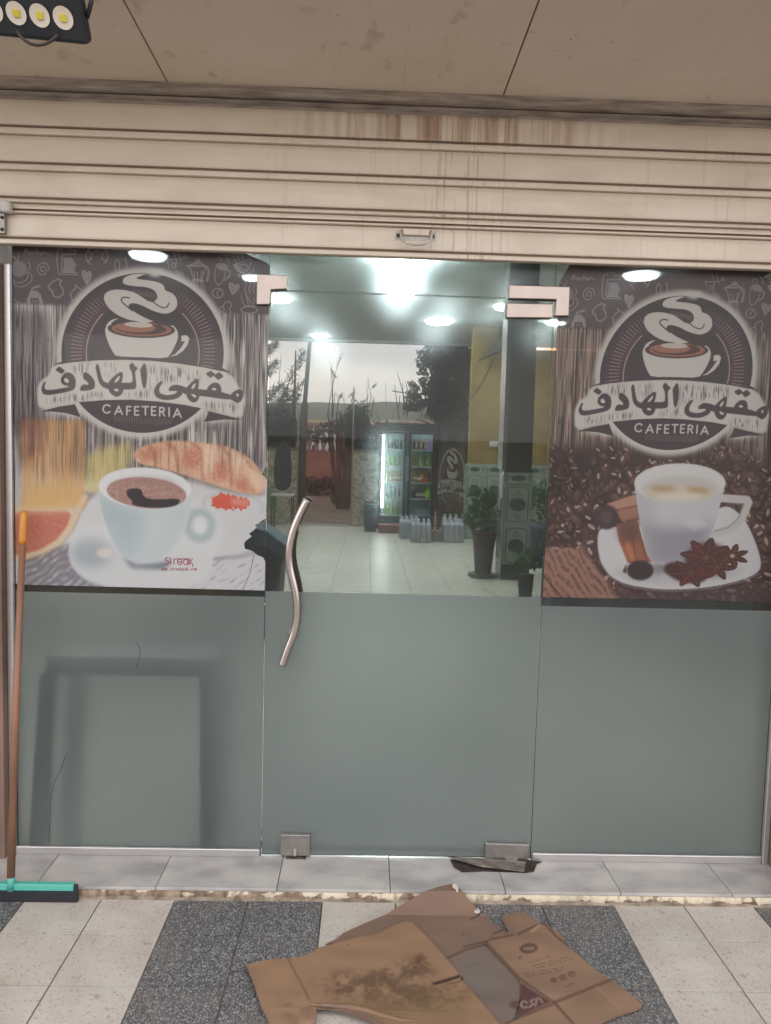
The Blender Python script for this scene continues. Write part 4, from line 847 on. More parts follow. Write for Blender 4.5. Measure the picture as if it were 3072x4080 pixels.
n0 = at(45, 3546, y=yb); n1 = at(44, 3480, y=yb-.001); tp_ = at(90, 2168, y=-.055); tt = at(97, 2036, y=-.048)
dv = (Vector(tt)-Vector(n1)).normalized()
MB().tube([n0, n1], [.0125, .0115], 14).build('socket', M_teal, sq, smooth=True)
MB().tube([Vector(n1)-dv*.012, Vector(n1)+(Vector(tp_)-Vector(n1))*.5+Vector((-.004,0,0)), tp_], [.0130, .0120, .0112], 14).build('stick', M_stick, sq, smooth=True)
MB().tube([tp_, Vector(tp_).lerp(tt, .12), Vector(tp_).lerp(tt, .88), tt], [.0118, .0135, .0128, .007], 14).build('grip', M_org, sq, smooth=True)

# LED floodlight under the soffit
M_blk = mat('black_powdercoat', sc((32,36,42)), .5, var=.1, scale=20); M_refl = mat('white_reflector', sc((214,204,190)), .5, var=.03); M_led = mat('yellow_led', sc((214,200,60)), .5, var=.1); M_cable = mat('brown_cable', sc((54,42,40)), .6)
fd = thing('led_floodlight', 'black four lamp floodlight bar hanging under the terrace ceiling at the upper left', 'floodlight')
fy = -.86
ca, cb = Vector(at(65, 52, y=fy)), Vector(at(252, 71, y=fy-.006)); ux = (cb-ca).normalized(); sp = (cb-ca).length/2
nr = Vector((.25, -.74, -.62)); nr = (nr-ux*nr.dot(ux)).normalized(); uz = ux.cross(nr).normalized(); uz = uz if uz.z > 0 else -uz
cen = ca+ux*sp*.5
MB().obox(cen+ux*.004-nr*.020, ux*(sp*2.04+.012), nr*.019, uz*.052).build('housing', M_blk, fd, bevel=.010)
for k in (-1, 0, 1, 2):
    c = ca+ux*sp*k; ring = []; 
    rf = MB(); n = 28; rad = sp*.43
    v = [c+(ux*math.cos(2*math.pi*i/n)+uz*math.sin(2*math.pi*i/n))*rad+nr*.0012 for i in range(n)]+[c+(ux*math.cos(2*math.pi*i/n)+uz*math.sin(2*math.pi*i/n))*rad*.38-nr*.0006 for i in range(n)]
    rf.add(v, [(i, (i+1) % n, n+(i+1) % n, n+i) for i in range(n)]+[tuple(range(n, 2*n))])
    r_ = rf.build('reflector', M_refl, fd)
    MB().obox(c+nr*.0014, ux*rad*.30, nr*.0012, uz*rad*.30).build('led_chip', M_led, r_)
w0, w1 = [at(*zoomf(0,0,4.165)(*p), y=fy) for p in ((285,520),(945,590))]
pth = [at(*zoomf(0,0,4.165)(*p), y=fy+.01) for p in ((285,510),(330,590),(400,660),(500,725),(620,752),(740,735),(850,680),(930,610),(960,580))]
MB().tube([tuple(p) for p in pth], .0035, 8).build('cable_loop', M_cable, fd, smooth=True)
e = cen+ux*(sp*2.04+.018)
MB().tube([e+uz*.0-nr*.02, e+ux*.012+uz*.03-nr*.03, e+ux*.008+uz*.075-nr*.06, Vector((e.x-.02, e.y+.05, 2.684))], .005, 8).build('bracket', M_blk, fd, smooth=True)
MB().tube([cen-ux*sp*2+uz*.04-nr*.03, Vector((cen.x-sp*2, cen.y+.06, 2.684))], .005, 8).build('bracket', M_blk, fd, smooth=True)

# cardboard: flat sheets with printed and stained surfaces
C2 = zoomf(950, 3500, 1.666); C3 = zoomf(1750, 3300, 1.851)
fF = lambda px, py: (lambda p: (p.x, -p.y))(at(px, py, z=FZ+.004))
cb_ = Paint(-.25, .0, 1.62, 1.02, .0014, fF); S = cb_.tp
qa = lambda pts, b=0: cb_.poly(S(pts, C2), b); qc = lambda pts, b=0: cb_.poly(S(pts, C3), b)
cb_.a[:] = (150, 122, 104)
nn_ = cb_.noise(60, 60, 3)*.5+cb_.noise(14, 14, 4)*.3+cb_.noise(3, 3, 5)*.2
cb_.a *= (.92+.16*nn_)[..., None]
B_out = [(578,435),(650,400),(700,360),(820,305),(950,250),(1080,175),(1180,120),(1330,55),(1420,35),(1460,62),(1520,130),(1570,190),(1608,228),(1640,235),(1700,300),(1780,440),(1900,700),(1800,900),(1400,700),(1100,320)]
cb_.lay(qa(B_out, 6), (150, 122, 106), .9); cb_.lay(qa([(1330,50),(1440,30),(1620,230),(1500,280)], 20), (158,124,100), .7)
grey = qc([(45,965),(330,850),(590,1110),(605,1160),(600,1260),(575,1420),(430,1460),(150,1080)], 12); cb_.lay(grey, (138, 122, 112), .9); cb_.lay(qc([(170,1010),(300,1000),(380,1200),(330,1330),(200,1130)], 14), (128,124,116), .7)
C_out = [(310,800),(580,790),(470,660),(540,625),(620,610),(650,640),(730,700),(790,690),(830,745),(875,760),(910,800),(960,880),(1040,950),(1200,1080),(1280,1120),(1400,1210),(1500,1300),(1480,1330),(1330,1380),(1180,1460),(500,1460),(500,1440),(820,1295),(610,1150)]
cb_.lay(qc(C_out, 2), (160, 128, 104), .97); cb_.a *= (.95+.1*cb_.noise(90, 40, 9))[..., None]
cb_.lay(qc([(605,1155),(650,1190),(820,1295),(700,1350),(580,1412),(575,1340),(600,1250)], 1), (96, 64, 62), .9); cb_.lay(qc([(520,1295),(545,1275),(590,1280),(640,1300),(640,1340),(590,1345),(560,1330),(525,1325)], 2), (104,72,68), .9)
for p_ in ([(700,1275),(670,1290),(690,1312),(660,1335)], [(720,1270),(705,1325)], ell(625,1315,22,25,14,0,40,330), [(575,1300),(600,1325)], [(735,1265),(760,1300)]): cb_.lay(cb_.stroke(S(p_, C3), 5), (170,150,138), .75)
ink2 = (96, 72, 62)
for g in ([(345,860),(470,990),(600,1130),(720,1215),(845,1300),(980,1450)], [(845,1300),(1060,1215),(1278,1125)], [(500,1442),(830,1312)], [(180,875),(350,838),(540,800)], [(580,795),(690,740),(760,710)], [(45,965),(200,895),(345,860)], [(770,712),(860,810),(960,890)]):
    cb_.lay(cb_.stroke(S(g, C3), 7, 1), (104, 78, 66), .75)
cb_.lay(cb_.stroke(S([(680,775),(730,735),(735,725)], C3), 8, 1), (196,160,128), .8)
ov = qc(ell(660,900,68,38,30,-6), 1); cb_.lay(ov, (92,72,64), .8)
for p_ in ([(625,910),(640,890),(650,915)], [(655,890),(665,915),(675,888)], [(685,890),(690,912)], [(620,900),(700,895)]): cb_.lay(cb_.stroke(S(p_, C3), 3), (176,138,110), .8)
g_ = random.Random(9)
for r0, (x0, y0, x1, y1) in enumerate([(670,1005,820,955),(680,1030,965,960),(690,1050,985,975),(610,1088,915,1040),(620,1108,900,1062),(930,1185,1000,1150)]):
    n = int((x1-x0)/17)
    for k in range(n):
        if g_.random() < .18: continue
        x = x0+(x1-x0)*k/n; y = y0+(y1-y0)*k/n
        pp = [(x, y), (x+g_.uniform(4, 9), y+g_.uniform(-5, 3)), (x+12, y+g_.uniform(-4, 4))]
        cb_.lay(cb_.stroke(S(pp, C3), 2.2), ink2, .6)
for cx_, cy2, r in ((842,1135,20),(910,1115,24),(975,1088,24)): cb_.lay(cb_.stroke(S(ell(cx_, cy2, r, r*.75, 14, 0, 30, 350), C3), 3), ink2, .7); cb_.lay(cb_.stroke(S([(cx_-8, cy2+6), (cx_+2, cy2-8), (cx_+9, cy2+5)], C3), 3), ink2, .7)
cb_.lay(cb_.stroke(S([(585,975),(598,960)], C3), 4), ink2, .7); cb_.lay(cb_.stroke(S([(180,1030),(280,995)], C3), 6, 2), (120,104,98), .5)
cb_.lay(cb_.stroke(S([(1150,1180),(1330,1340)], C3), 5, 2), (190,150,118), .5)
A_out = [(48,572),(160,545),(240,532),(300,535),(400,520),(470,500),(530,460),(660,425),(800,390),(930,365),(1020,318),(1100,285),(1150,290),(1200,335),(1290,430),(1380,530),(1468,635),(1478,672),(1320,722),(1486,682),(1560,760),(1670,890),(1760,1000),(1800,1080),(1100,1080),(950,985),(850,930),(700,880),(600,864),(515,862),(522,930),(470,1000),(215,1010),(190,930),(150,850),(100,690)]
am = qa(A_out, 0); cb_.lay(cb_.blur(am, 2), (172, 136, 106), 1); cb_.a *= (.95+.1*cb_.noise(70, 30, 21))[..., None]
stn = qa(smooth([(500,760),(560,690),(700,640),(820,660),(1000,590),(1120,580),(1180,520),(1260,560),(1290,620),(1330,640),(1240,690),(1230,760),(1400,700),(1500,720),(1530,820),(1460,880),(1250,900),(1000,880),(800,830),(600,830)]), 12)
sn = np.clip((cb_.noise(26, 26, 33)*.6+cb_.noise(8, 8, 34)*.4-.28)*2.6, 0, 1); cb_.lay(stn*sn*am, (112, 86, 66), .85)
cb_.lay(qa([(1130,560),(1240,520),(1270,580),(1200,620)], 9)*np.clip((cb_.noise(9, 9, 35)-.4)*4, 0, 1)*am, (104,70,48), .8)
cb_.lay(qa([(280,870),(420,810),(480,860),(515,900),(500,960),(330,1000)], 16)*am*np.clip((cb_.noise(16, 16, 36)-.3)*3, 0, 1), (120,88,70), .6)
cb_.lay(qa([(640,880),(1350,720),(1560,800),(1500,1000),(1000,1000)], 22)*am, (128,104,72), .45)
cb_.lay(cb_.stroke(S([(320,540),(370,640),(420,730),(470,835)], C2), 3, 1), (118,88,68), .8)
cb_.lay(cb_.stroke(S([(1300,722),(1380,700),(1478,668)], C2), 8, 1), (66,46,38), .9)
for (x, y, r) in ((725,465,7),(795,405,5),(1495,370,8),(1195,645,5),(740,765,6)): cb_.lay(qa(ell(x, y, r, r*.8, 8), 1), (112,72,56), .8)
cb_.a *= .755
im = cb_.image('print_cardboard'); M_card = print_mat('cardboard_print', im, .75, 0, 0)
M_cedge = mat('cardboard_edge', sc((120,92,72)), .9)
def sheet(name, outline, zf, zfun, label, th=.0035, n_sub=0):
    P = [zf(*p) for p in outline]; v = [at(*p, z=zfun(*p)) for p in P]
    n = len(v); me = bpy.data.meshes.new(name); vv = [tuple(q) for q in v]+[(q.x, q.y, q.z-th) for q in v]
    from mathutils.geometry import tessellate_polygon
    tri = tessellate_polygon([[Vector((q.x, q.y, 0)) for q in v]])
    f = []
    for t in tri:
        a, b, c = [Vector((v[i].x, v[i].y, 0)) for i in t]
        t = tuple(t) if (b-a).cross(c-a).z > 0 else tuple(t)[::-1]
        f.append(t); f.append(tuple(n+i for i in t[::-1]))
    f += [(i, n+i, n+(i+1) % n, (i+1) % n) for i in range(n)]
    me.from_pydata(vv, [], f); me.materials.append(M_card); me.materials.append(M_cedge); planar_uv(me, cb_, (0, 1), -1)
    for p in me.polygons:
        if abs(p.normal.z) < .5: p.material_index = 1
    o = put(name, me); return o
zy = lambda y: max(FZ+.0055, min(.0050, .0050-(-.222-y)*(.0395/.075)))
def zb(px, py):
    z = FZ
    for _ in range(12): z = .5*z+.5*zy(at(px, py, z=z).y)
    return zy(at(px, py, z=z).y)
o = sheet('cardboard_sheet', [(578,435),(650,400),(700,360),(820,305),(950,250),(1080,175),(1180,120),(1330,55),(1420,35),(1460,62),(1520,130),(1570,190),(1600,222),(1535,268),(1545,272),(1612,238),(1640,235),(1690,292),(1755,335),(1680,366),(1690,370),(1770,345),(1800,400),(1900,700),(1850,860),(1790,1060),(1600,900),(1350,600),(1100,380)], C2, zb, '')
import bmesh
bm = bmesh.new(); bm.from_mesh(o.data)
for yc in (-.222, -.245, -.27, -.297): bmesh.ops.bisect_plane(bm, geom=bm.verts[:]+bm.edges[:]+bm.faces[:], plane_co=(0, yc, 0), plane_no=(0, 1, 0))
bm.normal_update(); tops = {}
for v_ in bm.verts:
    up_ = v_.normal.z; nz_ = sum(f_.normal.z for f_ in v_.link_faces if abs(f_.normal.z) > .5)
    tops[v_] = nz_ > 0
for v_, up_ in tops.items(): v_.co.z = zy(v_.co.y)-(0 if up_ else .0035)
bm.to_mesh(o.data); bm.free(); o.data.update()
tag(o, 'grey brown cardboard sheet with notched edge, its corner lying up on the marble step', 'cardboard', 'flattened cardboard on the tiles')
o = sheet('cardboard_sheet', [(345,852),(415,780),(505,772),(505,745),(462,668),(470,650),(540,625),(620,610),(650,640),(735,702),(792,690),(830,745),(875,758),(915,805),(960,880),(1040,950),(1200,1080),(1280,1120),(1400,1210),(1500,1300),(1480,1330),(1330,1380),(1210,1430),(1150,1500),(480,1500),(500,1442),(575,1408),(600,1260),(605,1155),(590,1110)], C3, lambda x, y: FZ+.0105, '')
tag(o, 'brown cardboard sheet printed with an oval stamp and lines of small text, nearest the right', 'cardboard', 'flattened cardboard on the tiles')
o = sheet('cardboard_sheet', A_out, C2, lambda x, y: FZ+.0155+(.008 if y > 3990 and x > 1250 and x < 1600 else 0), '')
tag(o, 'orange brown cardboard sheet with a dark wet stain, lying in front at the left', 'cardboard', 'flattened cardboard on the tiles')
crl = [at(*C2(*p), z=FZ+.018) for p in ((470,838),(600,845),(720,856),(850,880),(960,915),(1080,945),(1200,950))]
MB().tube([tuple(p) for p in crl], [.003,.006,.009,.010,.009,.006,.002], 8).build('rolled_edge', M_card, o, smooth=True)
me = bpy.data.objects['rolled_edge'].data; planar_uv(me, cb_, (0, 1), -1)
# scraps of white paper on the cardboard
M_pap = mat('white_scrap', sc((214,206,200)), .8)
for k, (pts, lab) in enumerate((([(1420,40),(1445,38),(1458,62),(1460,90),(1448,92),(1440,70),(1422,62)], 'torn white paper scrap stuck on the cardboard corner that lies on the step'), ([(1562,205),(1590,200),(1606,222),(1590,235),(1568,228)], 'small white paper scrap at the first notch of the grey brown cardboard'))):
    v = [at(*C2(*p), z=(.0072 if k == 0 else zb(*C2(1590, 220))+.0008)) for p in pts]
    o = MB().prism([tuple(q) for q in v], (0, 0, .0012)).build('paper_scrap', M_pap); tag(o, lab, 'paper scrap')
# dry leaf bits and chips on the terrace tiles
M_leaf = mat('dry_leaf', sc((104,76,58)), .9)
lf = MB(); g = random.Random(11)
for k in range(150):
    x, y = g.uniform(-1, 2), g.uniform(-1.0, -.23); r = g.uniform(.0006, .0018)*(1.6 if g.random() < .1 else 1); an = g.uniform(0, 6); zz = FZ+.0013
    lf.add([(x+r*math.cos(an+t)*(1.8 if t in (0, 3) else .8), y+r*math.sin(an+t), zz+r*.3*(i % 2)) for i, t in enumerate((0, 1.5, 3, 4.6))], [(0,1,2,3)])
o = lf.build('floor_crumbs', M_leaf, kind='stuff'); tag(o, 'dark crumbs and dry bits scattered over the terrace tiles', 'debris')

# ================================================================== INTERIOR SHELL
M_ftile = tile_mat('cafe_floor_tile', sc((206,204,190)), sc((190,190,176)), sc((160,158,146)), 120, .66, .38)
M_grout2 = mat('cafe_grout', sc((96,94,86)), .9)
CE = 3.905
fi = MB().box((-6, .10, -.05), (6, 13.28, -.004)).build('cafe_floor', M_grout2, kind='structure')
TW = .447; x_off = at(1330, 2300, z=0).x
mcache = MB().box((-TW/2+.003, -TW/2+.003, -.006), (TW/2-.003, TW/2-.003, 0)).mesh('floor_tile', M_ftile)
for i in range(-5, 9):
    for j in range(8, 29):
        put('floor_tile', mcache, fi, loc=(x_off+TW*(i+.5), .10+TW*(j+.5)+.19, 0))
rest = MB()
for i in range(-11, 13):
    for j in range(0, 29):
        if -5 <= i < 9 and j >= 8: continue
        cx_, cy2 = x_off+TW*(i+.5), .29+TW*(j+.5)
        rest.add([(cx_-TW/2+.002, cy2-TW/2+.002, 0), (cx_+TW/2-.002, cy2-TW/2+.002, 0), (cx_+TW/2-.002, cy2+TW/2-.002, 0), (cx_-TW/2+.002, cy2+TW/2-.002, 0)], [(0,1,2,3)])
for i in range(-11, 13):
    cx_ = x_off+TW*(i+.5); rest.add([(cx_-TW/2+.002, .102, 0), (cx_+TW/2-.002, .102, 0), (cx_+TW/2-.002, .286, 0), (cx_-TW/2+.002, .286, 0)], [(0,1,2,3)])
rest.build('floor_tiling', M_ftile, fi, kind='stuff')
M_ceil = mat('cafe_ceiling_paint', sc((196,208,206)), .7, var=.04, scale=1.5)
MB().box((-6, .26, CE), (6, 13.10, CE+.2)).build('cafe_ceiling', M_ceil, kind='structure')
M_yel = mat('yellow_plaster', sc((146,126,74)), .75, scale=3, c2=sc((124,102,54)), bump=.1)
M_gwall = mat('green_grey_wall', sc((120,126,110)), .8, var=.06)
o = MB().box((-6.2, .26, 0), (-6.0, 13.1, CE)).build('side_wall', M_gwall); tag(o, 'plain unseen side wall added at the left of the cafe room, behind the breakfast poster', 'wall')  # both side walls added out of view to bounce light in the room
o = MB().box((6.0, .26, 0), (6.2, 11.0, CE)).build('side_wall', M_yel); tag(o, 'unseen yellow side wall added at the right of the cafe room, behind the coffee bean poster', 'wall')
# decorated tiles (frieze and tall panels), geometry shared
M_wt = mat('glazed_tile', sc((150,162,150)), .25, var=.06, scale=10); M_ink = mat('tile_ornament', sc((46,58,54)), .3, var=.1, scale=30); M_ink2 = mat('tile_medallion', sc((66,82,76)), .3, scale=90, c2=sc((36,48,46)))
def orn_strip(mb, pts, w_, y):
    for a, b in zip(pts[:-1], pts[1:]):
        dx, dz = b[0]-a[0], b[1]-a[1]; l = math.hypot(dx, dz) or 1; nx, nz = -dz/l*w_/2, dx/l*w_/2
        mb.prism([(a[0]+nx, y, a[1]+nz), (a[0]-nx, y, a[1]-nz), (b[0]-nx, y, b[1]-nz), (b[0]+nx, y, b[1]+nz)], (0, .004, 0))
def make_tiles(w_, hf, hp):
    fr = MB().box((-w_/2+.002, 0, .002), (w_/2-.002, .012, hf-.002)).mesh('frieze_tile', M_wt)
    fo = MB()
    for s_ in (-1, 1):
        for q, ww in ((.46, .010), (.41, .006)): orn_strip(fo, [(s_*w_*q, hf*.16), (s_*w_*(q-.045), hf*.32), (s_*w_*(q-.06), hf*.5), (s_*w_*(q-.045), hf*.68), (s_*w_*q, hf*.84)], ww, -.003)
    fo.prism([(x, -.003, z) for x, z in ell(0, hf/2, w_*.26, hf*.27, 18)][::-1], (0, .004, 0))
    fom = fo.mesh('ornament', M_ink2)
    pn = MB().box((-w_/2+.002, 0, .002), (w_/2-.002, .012, hp-.002)).mesh('panel_tile', M_wt)
    po = MB()
    for q, ww in ((.46, .005), (.36, .012)):
        for s_ in (-1, 1): orn_strip(po, [(s_*w_*q, hp*.05), (s_*w_*q, hp*.93)], ww, -.003)
    arc = lambda z, d: [(w_*.36*t, z+d*(1-t*t)) for t in (-1, -.5, 0, .5, 1)]
    orn_strip(po, arc(hp*.93, .018), .009, -.003); orn_strip(po, arc(hp*.05, -.012), .009, -.003)
    po.prism([(x, -.003, z) for x, z in ell(0, hp*.49, w_*.29, hp*.185, 20)][::-1], (0, .004, 0))
    for s_ in (1, -1):
        zc = hp*.49+s_*hp*.27
        orn_strip(po, [(-.05, zc-s_*.02), (-.03, zc+s_*.02), (0, zc+s_*.065), (.03, zc+s_*.02), (.05, zc-s_*.02)], .008, -.003); orn_strip(po, [(-.02, zc), (0, zc+s_*.02), (.02, zc), (0, zc-s_*.02), (-.02, zc)], .007, -.003)
    return fr, fom, pn, po.mesh('ornament', M_ink2)
def tile_run(parent, x0, n, w_, y, z_fr, hf, hp, z_lo, meshes, rotz=0, off=None):
    fr, fo, pn, po = meshes
    for i in range(n):
        d = x0+w_*(i+.5); place = (lambda z: (d, y, z)) if not rotz else (lambda z: (y, d, z))
        rot = (0, 0, rotz) if rotz else None
        a = put('frieze_tile', fr, parent, loc=place(z_fr), rot=rot); put('ornament', fo, a)
        z = z_fr-hp-.02
        while z > z_lo-hp*.6:
            a = put('panel_tile', pn, parent, loc=place(z), rot=rot); put('ornament', po, a); z -= hp+.02
# yellow wall with tiled dado
yw = MB().box((2.215, 11.0, 0), (6.0, 11.2, CE)).build('yellow_wall', M_yel); tag(yw, 'yellow plastered wall above ornamental tiles at the back right of the cafe', 'wall')
mw = make_tiles(.366, .155, .60)
MB().box((2.150, 10.975, 0), (6.0, 10.999, 1.40)).build('dado_backing', M_wt, yw)
for i in range(7):
    d = 2.150+.366*(i+.5)
    a = put('frieze_tile', mw[0], yw, loc=(d, 10.962, 1.222)); put('ornament', mw[1], a)
    for z in (.61, .0): a = put('panel_tile', mw[2], yw, loc=(d, 10.962, z)); put('ornament', mw[3], a)
c = at(1973, 1770, y=10.99); o = MB().box((c.x-.11, 10.955, c.z-.055), (c.x+.11, 10.999, c.z+.055)).build('wall_switch_box', M_wht, bevel=.006); tag(o, 'pale rectangular switch box on the yellow wall', 'switch box')
MB().box((c.x-.09, 10.950, c.z-.035), (c.x+.09, 10.9548, c.z+.035)).build('cover', M_wht, o)
M_wire = mat('black_wire', sc((36,36,34)), .6)
pth = [at(*p, y=10.97) for p in ((1990,1385),(1965,1430),(1948,1475),(1925,1520),(1900,1560),(1868,1592))]
o = MB().tube([tuple(p) for p in pth], .010, 6).build('hanging_wire', M_wire); tag(o, 'black wire drooping across the yellow wall', 'wire')
# bulkhead under the ceiling at the right
M_bulk = mat('bulkhead_paint', sc((84,88,78)), .75)
v = [at(*p, y=10.4) for p in ((1915,1428),(2010,1330),(2015,1285),(2420,1285),(2420,1382),(2015,1388))]
o = MB().prism([tuple(q) for q in v], (0, .5, 0)).build('bulkhead', M_bulk); tag(o, 'dark bulkhead slanting down from the ceiling above the yellow wall', 'bulkhead')
a, b_ = at(2128, 1386, y=10.3), at(2420, 1402, y=10.3); o = MB().box((a.x, 10.25, b_.z), (b_.x, 10.35, a.z)).build('orange_light_strip', M_orange); tag(o, 'glowing orange strip under the bulkhead beside the dark pillar', 'light strip')
# pillar
pi_ = thing('tiled_pillar', 'square pillar with ornamental green grey tiles below and dark stone cladding above', 'pillar')
px0, px1, pyf = 2.035, 2.395, 6.42
M_clad = mat('dark_cladding', sc((40,36,42)), .45, scale=9, c2=sc((24,23,28)))
MB().box((px0+.02, pyf+.02, 0), (px1-.02, pyf+.36, 1.345)).build('core', M_wt, pi_)
MB().box((px0-.0, pyf-.01, 1.335), (px1+.0, pyf+.37, 1.365)).build('ledge', M_clad, pi_, bevel=.004)
MB().box((px0+.025, pyf+.015, 1.366), (px1-.02, pyf+.35, CE-.002)).build('cladding', M_clad, pi_, bevel=.003)
MB().box((px0-.025, pyf+.016, 1.366), (px0+.024, pyf+.35, CE-.002)).build('cladding_return', mat('cladding_edge', sc((92,98,96)), .4), pi_)
mp_ = make_tiles(px1-px0-.002, .135, .455)
xm = (px0+px1)/2
for yy, rot, xx in ((pyf, 0, xm), (pyf+.19, -math.pi/2, px0+.0)):
    a = put('frieze_tile', mp_[0], pi_, loc=(xx, yy, 1.195), rot=(0, 0, rot)); put('ornament', mp_[1], a)
    for z in (.715, .205): a = put('panel_tile', mp_[2], pi_, loc=(xx, yy, z), rot=(0, 0, rot)); put('ornament', mp_[3], a)
    a = MB().box((-.178, 0, 0), (.178, .012, .185)).mesh('skirting_tile', M_ink); put('skirting_tile', a, pi_, loc=(xx, yy, 0.004), rot=(0, 0, rot))
MB().tube([(px0-.006, pyf-.006, .0), (px0-.006, pyf-.006, 1.33)], .008, 8).build('corner_trim', M_alu, pi_)

# ceiling lamps
M_lring = mat('lamp_ring', sc((190,200,200)), .4)
lamps = [((590,1018), .19, 'large round ceiling lamp seen through the top of the breakfast poster'), ((1600,1075), .235, 'brightest round ceiling lamp hanging lowest above the middle of the door'), ((2555,1097), .19, 'round ceiling lamp seen through the top of the coffee bean poster'),
         ((1000,1105), .10, 'small ceiling lamp beside the left patch fitting over the poster corner'), ((1112,1190), .17, 'ceiling lamp just inside the top left corner of the door'), ((1600,1164), .17, 'flat ceiling lamp directly under the brightest one, on the line of the door top'),
         ((1750,1280), .20, 'ceiling lamp right of centre seen through the upper part of the door'), ((1275,1338), .13, 'small square ceiling lamp near the top of the leaning pole'), ((2012,1222), .14, 'ceiling lamp partly hidden by the right hand patch fitting of the door'),
         ((2210,1290), .17, 'ceiling lamp straddling the right edge of the door under the hinge'), ((2095,1398), .12, 'small lamp low on the dark pillar under the bulkhead')]
for k, (p, r, lab) in enumerate(lamps):
    r *= 1.22
    zc = CE-.012
    if k == 1: zc = CE-.16
    c = at(*p, z=zc)
    if c.y > 12.9: c = at(*p, y=12.6)
    if k == 10: c = at(*p, y=10.2)
    t = thing('ceiling_lamp', lab, 'ceiling lamp', 'round lamps in the cafe ceiling'); t.location = (c.x, c.y, c.z)
    dz = CE-c.z
    if k == 1:
        MB().lathe((0,0,0), [(.02,-.10),(r*.62,-.085),(r*.93,-.035),(r,0),(r*.93,.04),(r*.6,.08),(.05,.10)], 28).build('diffuser', M_lamp, t, smooth=True)
        MB().lathe((0,0,.10), [(.05,0),(.05,dz-.101)], 12).build('stem', M_lring, t)
    else:
        MB().lathe((0,0,0), [(r*.45,-.050),(r*.85,-.036),(r,0),(r,.008)], 28).build('diffuser', M_lamp, t, smooth=True)
        MB().lathe((0,0,.0085), [(r*1.12,0),(r*1.12,max(dz-.0105, .002))] if dz < .1 else [(r*.6,0),(.02,.03),(.02,dz-.012)], 28).build('lamp_rim', M_lring, t)
for x_l in (-2.45, .74, 3.85):     # extra row added out of view to light the floor near the glass
    t = thing('ceiling_lamp', 'unseen ceiling lamp added near the shopfront to light the cafe floor', 'ceiling lamp', 'round lamps in the cafe ceiling'); t.location = (x_l, 3.7, CE-.012)
    MB().lathe((0,0,0), [(.10,-.050),(.19,-.036),(.23,0),(.23,.008)], 28).build('diffuser', M_lamp, t, smooth=True); MB().lathe((0,0,.0085), [(.25,0),(.25,.002)], 28).build('lamp_rim', M_lring, t)
c = at(1305, 1389, y=12.0); t = thing('pendant_lamp', 'disc pendant lamp hanging in front of the bright sky near the leaning pole', 'pendant lamp'); t.location = c
MB().lathe((0,0,0), [(.06,-.035),(.15,-.015),(.185,0),(.16,.012),(.04,.03)], 28).build('diffuser', M_lamp, t, smooth=True); MB().lathe((0,0,.031), [(.004,0),(.004,CE-c.z-.033)], 8).build('rod', M_lring, t); MB().lathe((0,0,.016), [(.20,-.012),(.17,.004),(.05,.024),(.01,.026)], 28).build('lamp_cap', M_lring, t)  # cap added to keep the lamp's glow off the ceiling

# small table close behind the frosted glass
M_tab = mat('dark_blue_table', sc((14,22,42)), .5, var=.08)
tb = thing('side_table', 'dark blue open frame table close behind the frosted left glass, seen as a blurred arch', 'table')
MB().box((-.80, .045, .655), (-.185, .42, .725)).build('tabletop', M_tab, tb, bevel=.01)
for x0, y0 in ((-.865, .05), (-.235, .05), (-.84, .38), (-.235, .38)):
    MB().prism([(x0, y0, .0), (x0+.062, y0, .0), (x0+.095 if x0 < -.5 else x0+.058, y0, .655), (x0+.045 if x0 < -.5 else x0-.005, y0, .655)], (0, .05, 0)).build('leg', M_tab, tb)

M_sack = mat('dark_grey_sack', sc((124,124,132)), .8, scale=5, c2=sc((88,88,96)))
M_wc = mat('brown_counter', sc((128,108,94)), .5, scale=5, stretch=(1,1,.2), c2=sc((96,80,70)))
o = MB().box((-3.1, 4.4, .001), (-.66, 4.8, .52)).build('low_bench', M_wc, bevel=.01); tag(o, 'low brown bench on the cafe floor glimpsed in the gap under the breakfast poster', 'bench')
o = MB().box((2.16, 4.4, .001), (4.5, 4.8, .52)).build('low_bench', M_sack, bevel=.01); tag(o, 'low dark grey bench glimpsed in the gap under the coffee bean poster', 'bench')
# ================================================================== FRIDGE
FX0, FX1, FY, FH = .565, 1.735, 12.3, 2.17
M_fr = mat('fridge_black', sc((24,30,40)), .45, var=.08); M_fin = mat('fridge_inside', sc((150,176,176)), .5, var=.05); M_shelf = mat('fridge_shelf', sc((190,205,205)), .4)
fr = thing('drinks_fridge', 'tall black two door drinks fridge lit inside and filled with bottles', 'fridge')
D = .62; M_fgl = pane_mat('fridge_glass', (.97,.98,.98,1), .004)
MB().box((FX0, FY+.05, .10), (FX0+.045, FY+D, FH)).box((FX1-.045, FY+.05, .10), (FX1, FY+D, FH)).box((FX0+.0455, FY+.05, FH-.06), (FX1-.0455, FY+D, FH)).box((FX0+.0455, FY+.05, .10), (FX1-.0455, FY+D, .26)).box((FX0+.0455, FY+D-.03, .2605), (FX1-.0455, FY+D, FH-.0605)).build('cabinet', M_fr, fr)
MB().box((FX0+.05, FY+D-.05, .27), (FX1-.05, FY+D-.031, FH-.07)).build('back_lining', M_fin, fr)
MB().box((FX0+.047, FY+.06, .27), (FX0+.052, FY+D-.051, FH-.07)).build('side_lining', M_fin, fr)
MB().box((FX1-.052, FY+.06, .27), (FX1-.047, FY+D-.051, FH-.07)).build('side_lining', M_fin, fr)
MB().box((FX0, FY, FH-.17), (FX1, FY+.048, FH)).build('header_panel', M_fr, fr, bevel=.006)
MB().box((FX0, FY+.02, .02), (FX1, FY+.30, .0995)).build('plinth', mat('plinth_brown', sc((70,52,50)), .6), fr)
FM = (FX0+FX1)/2
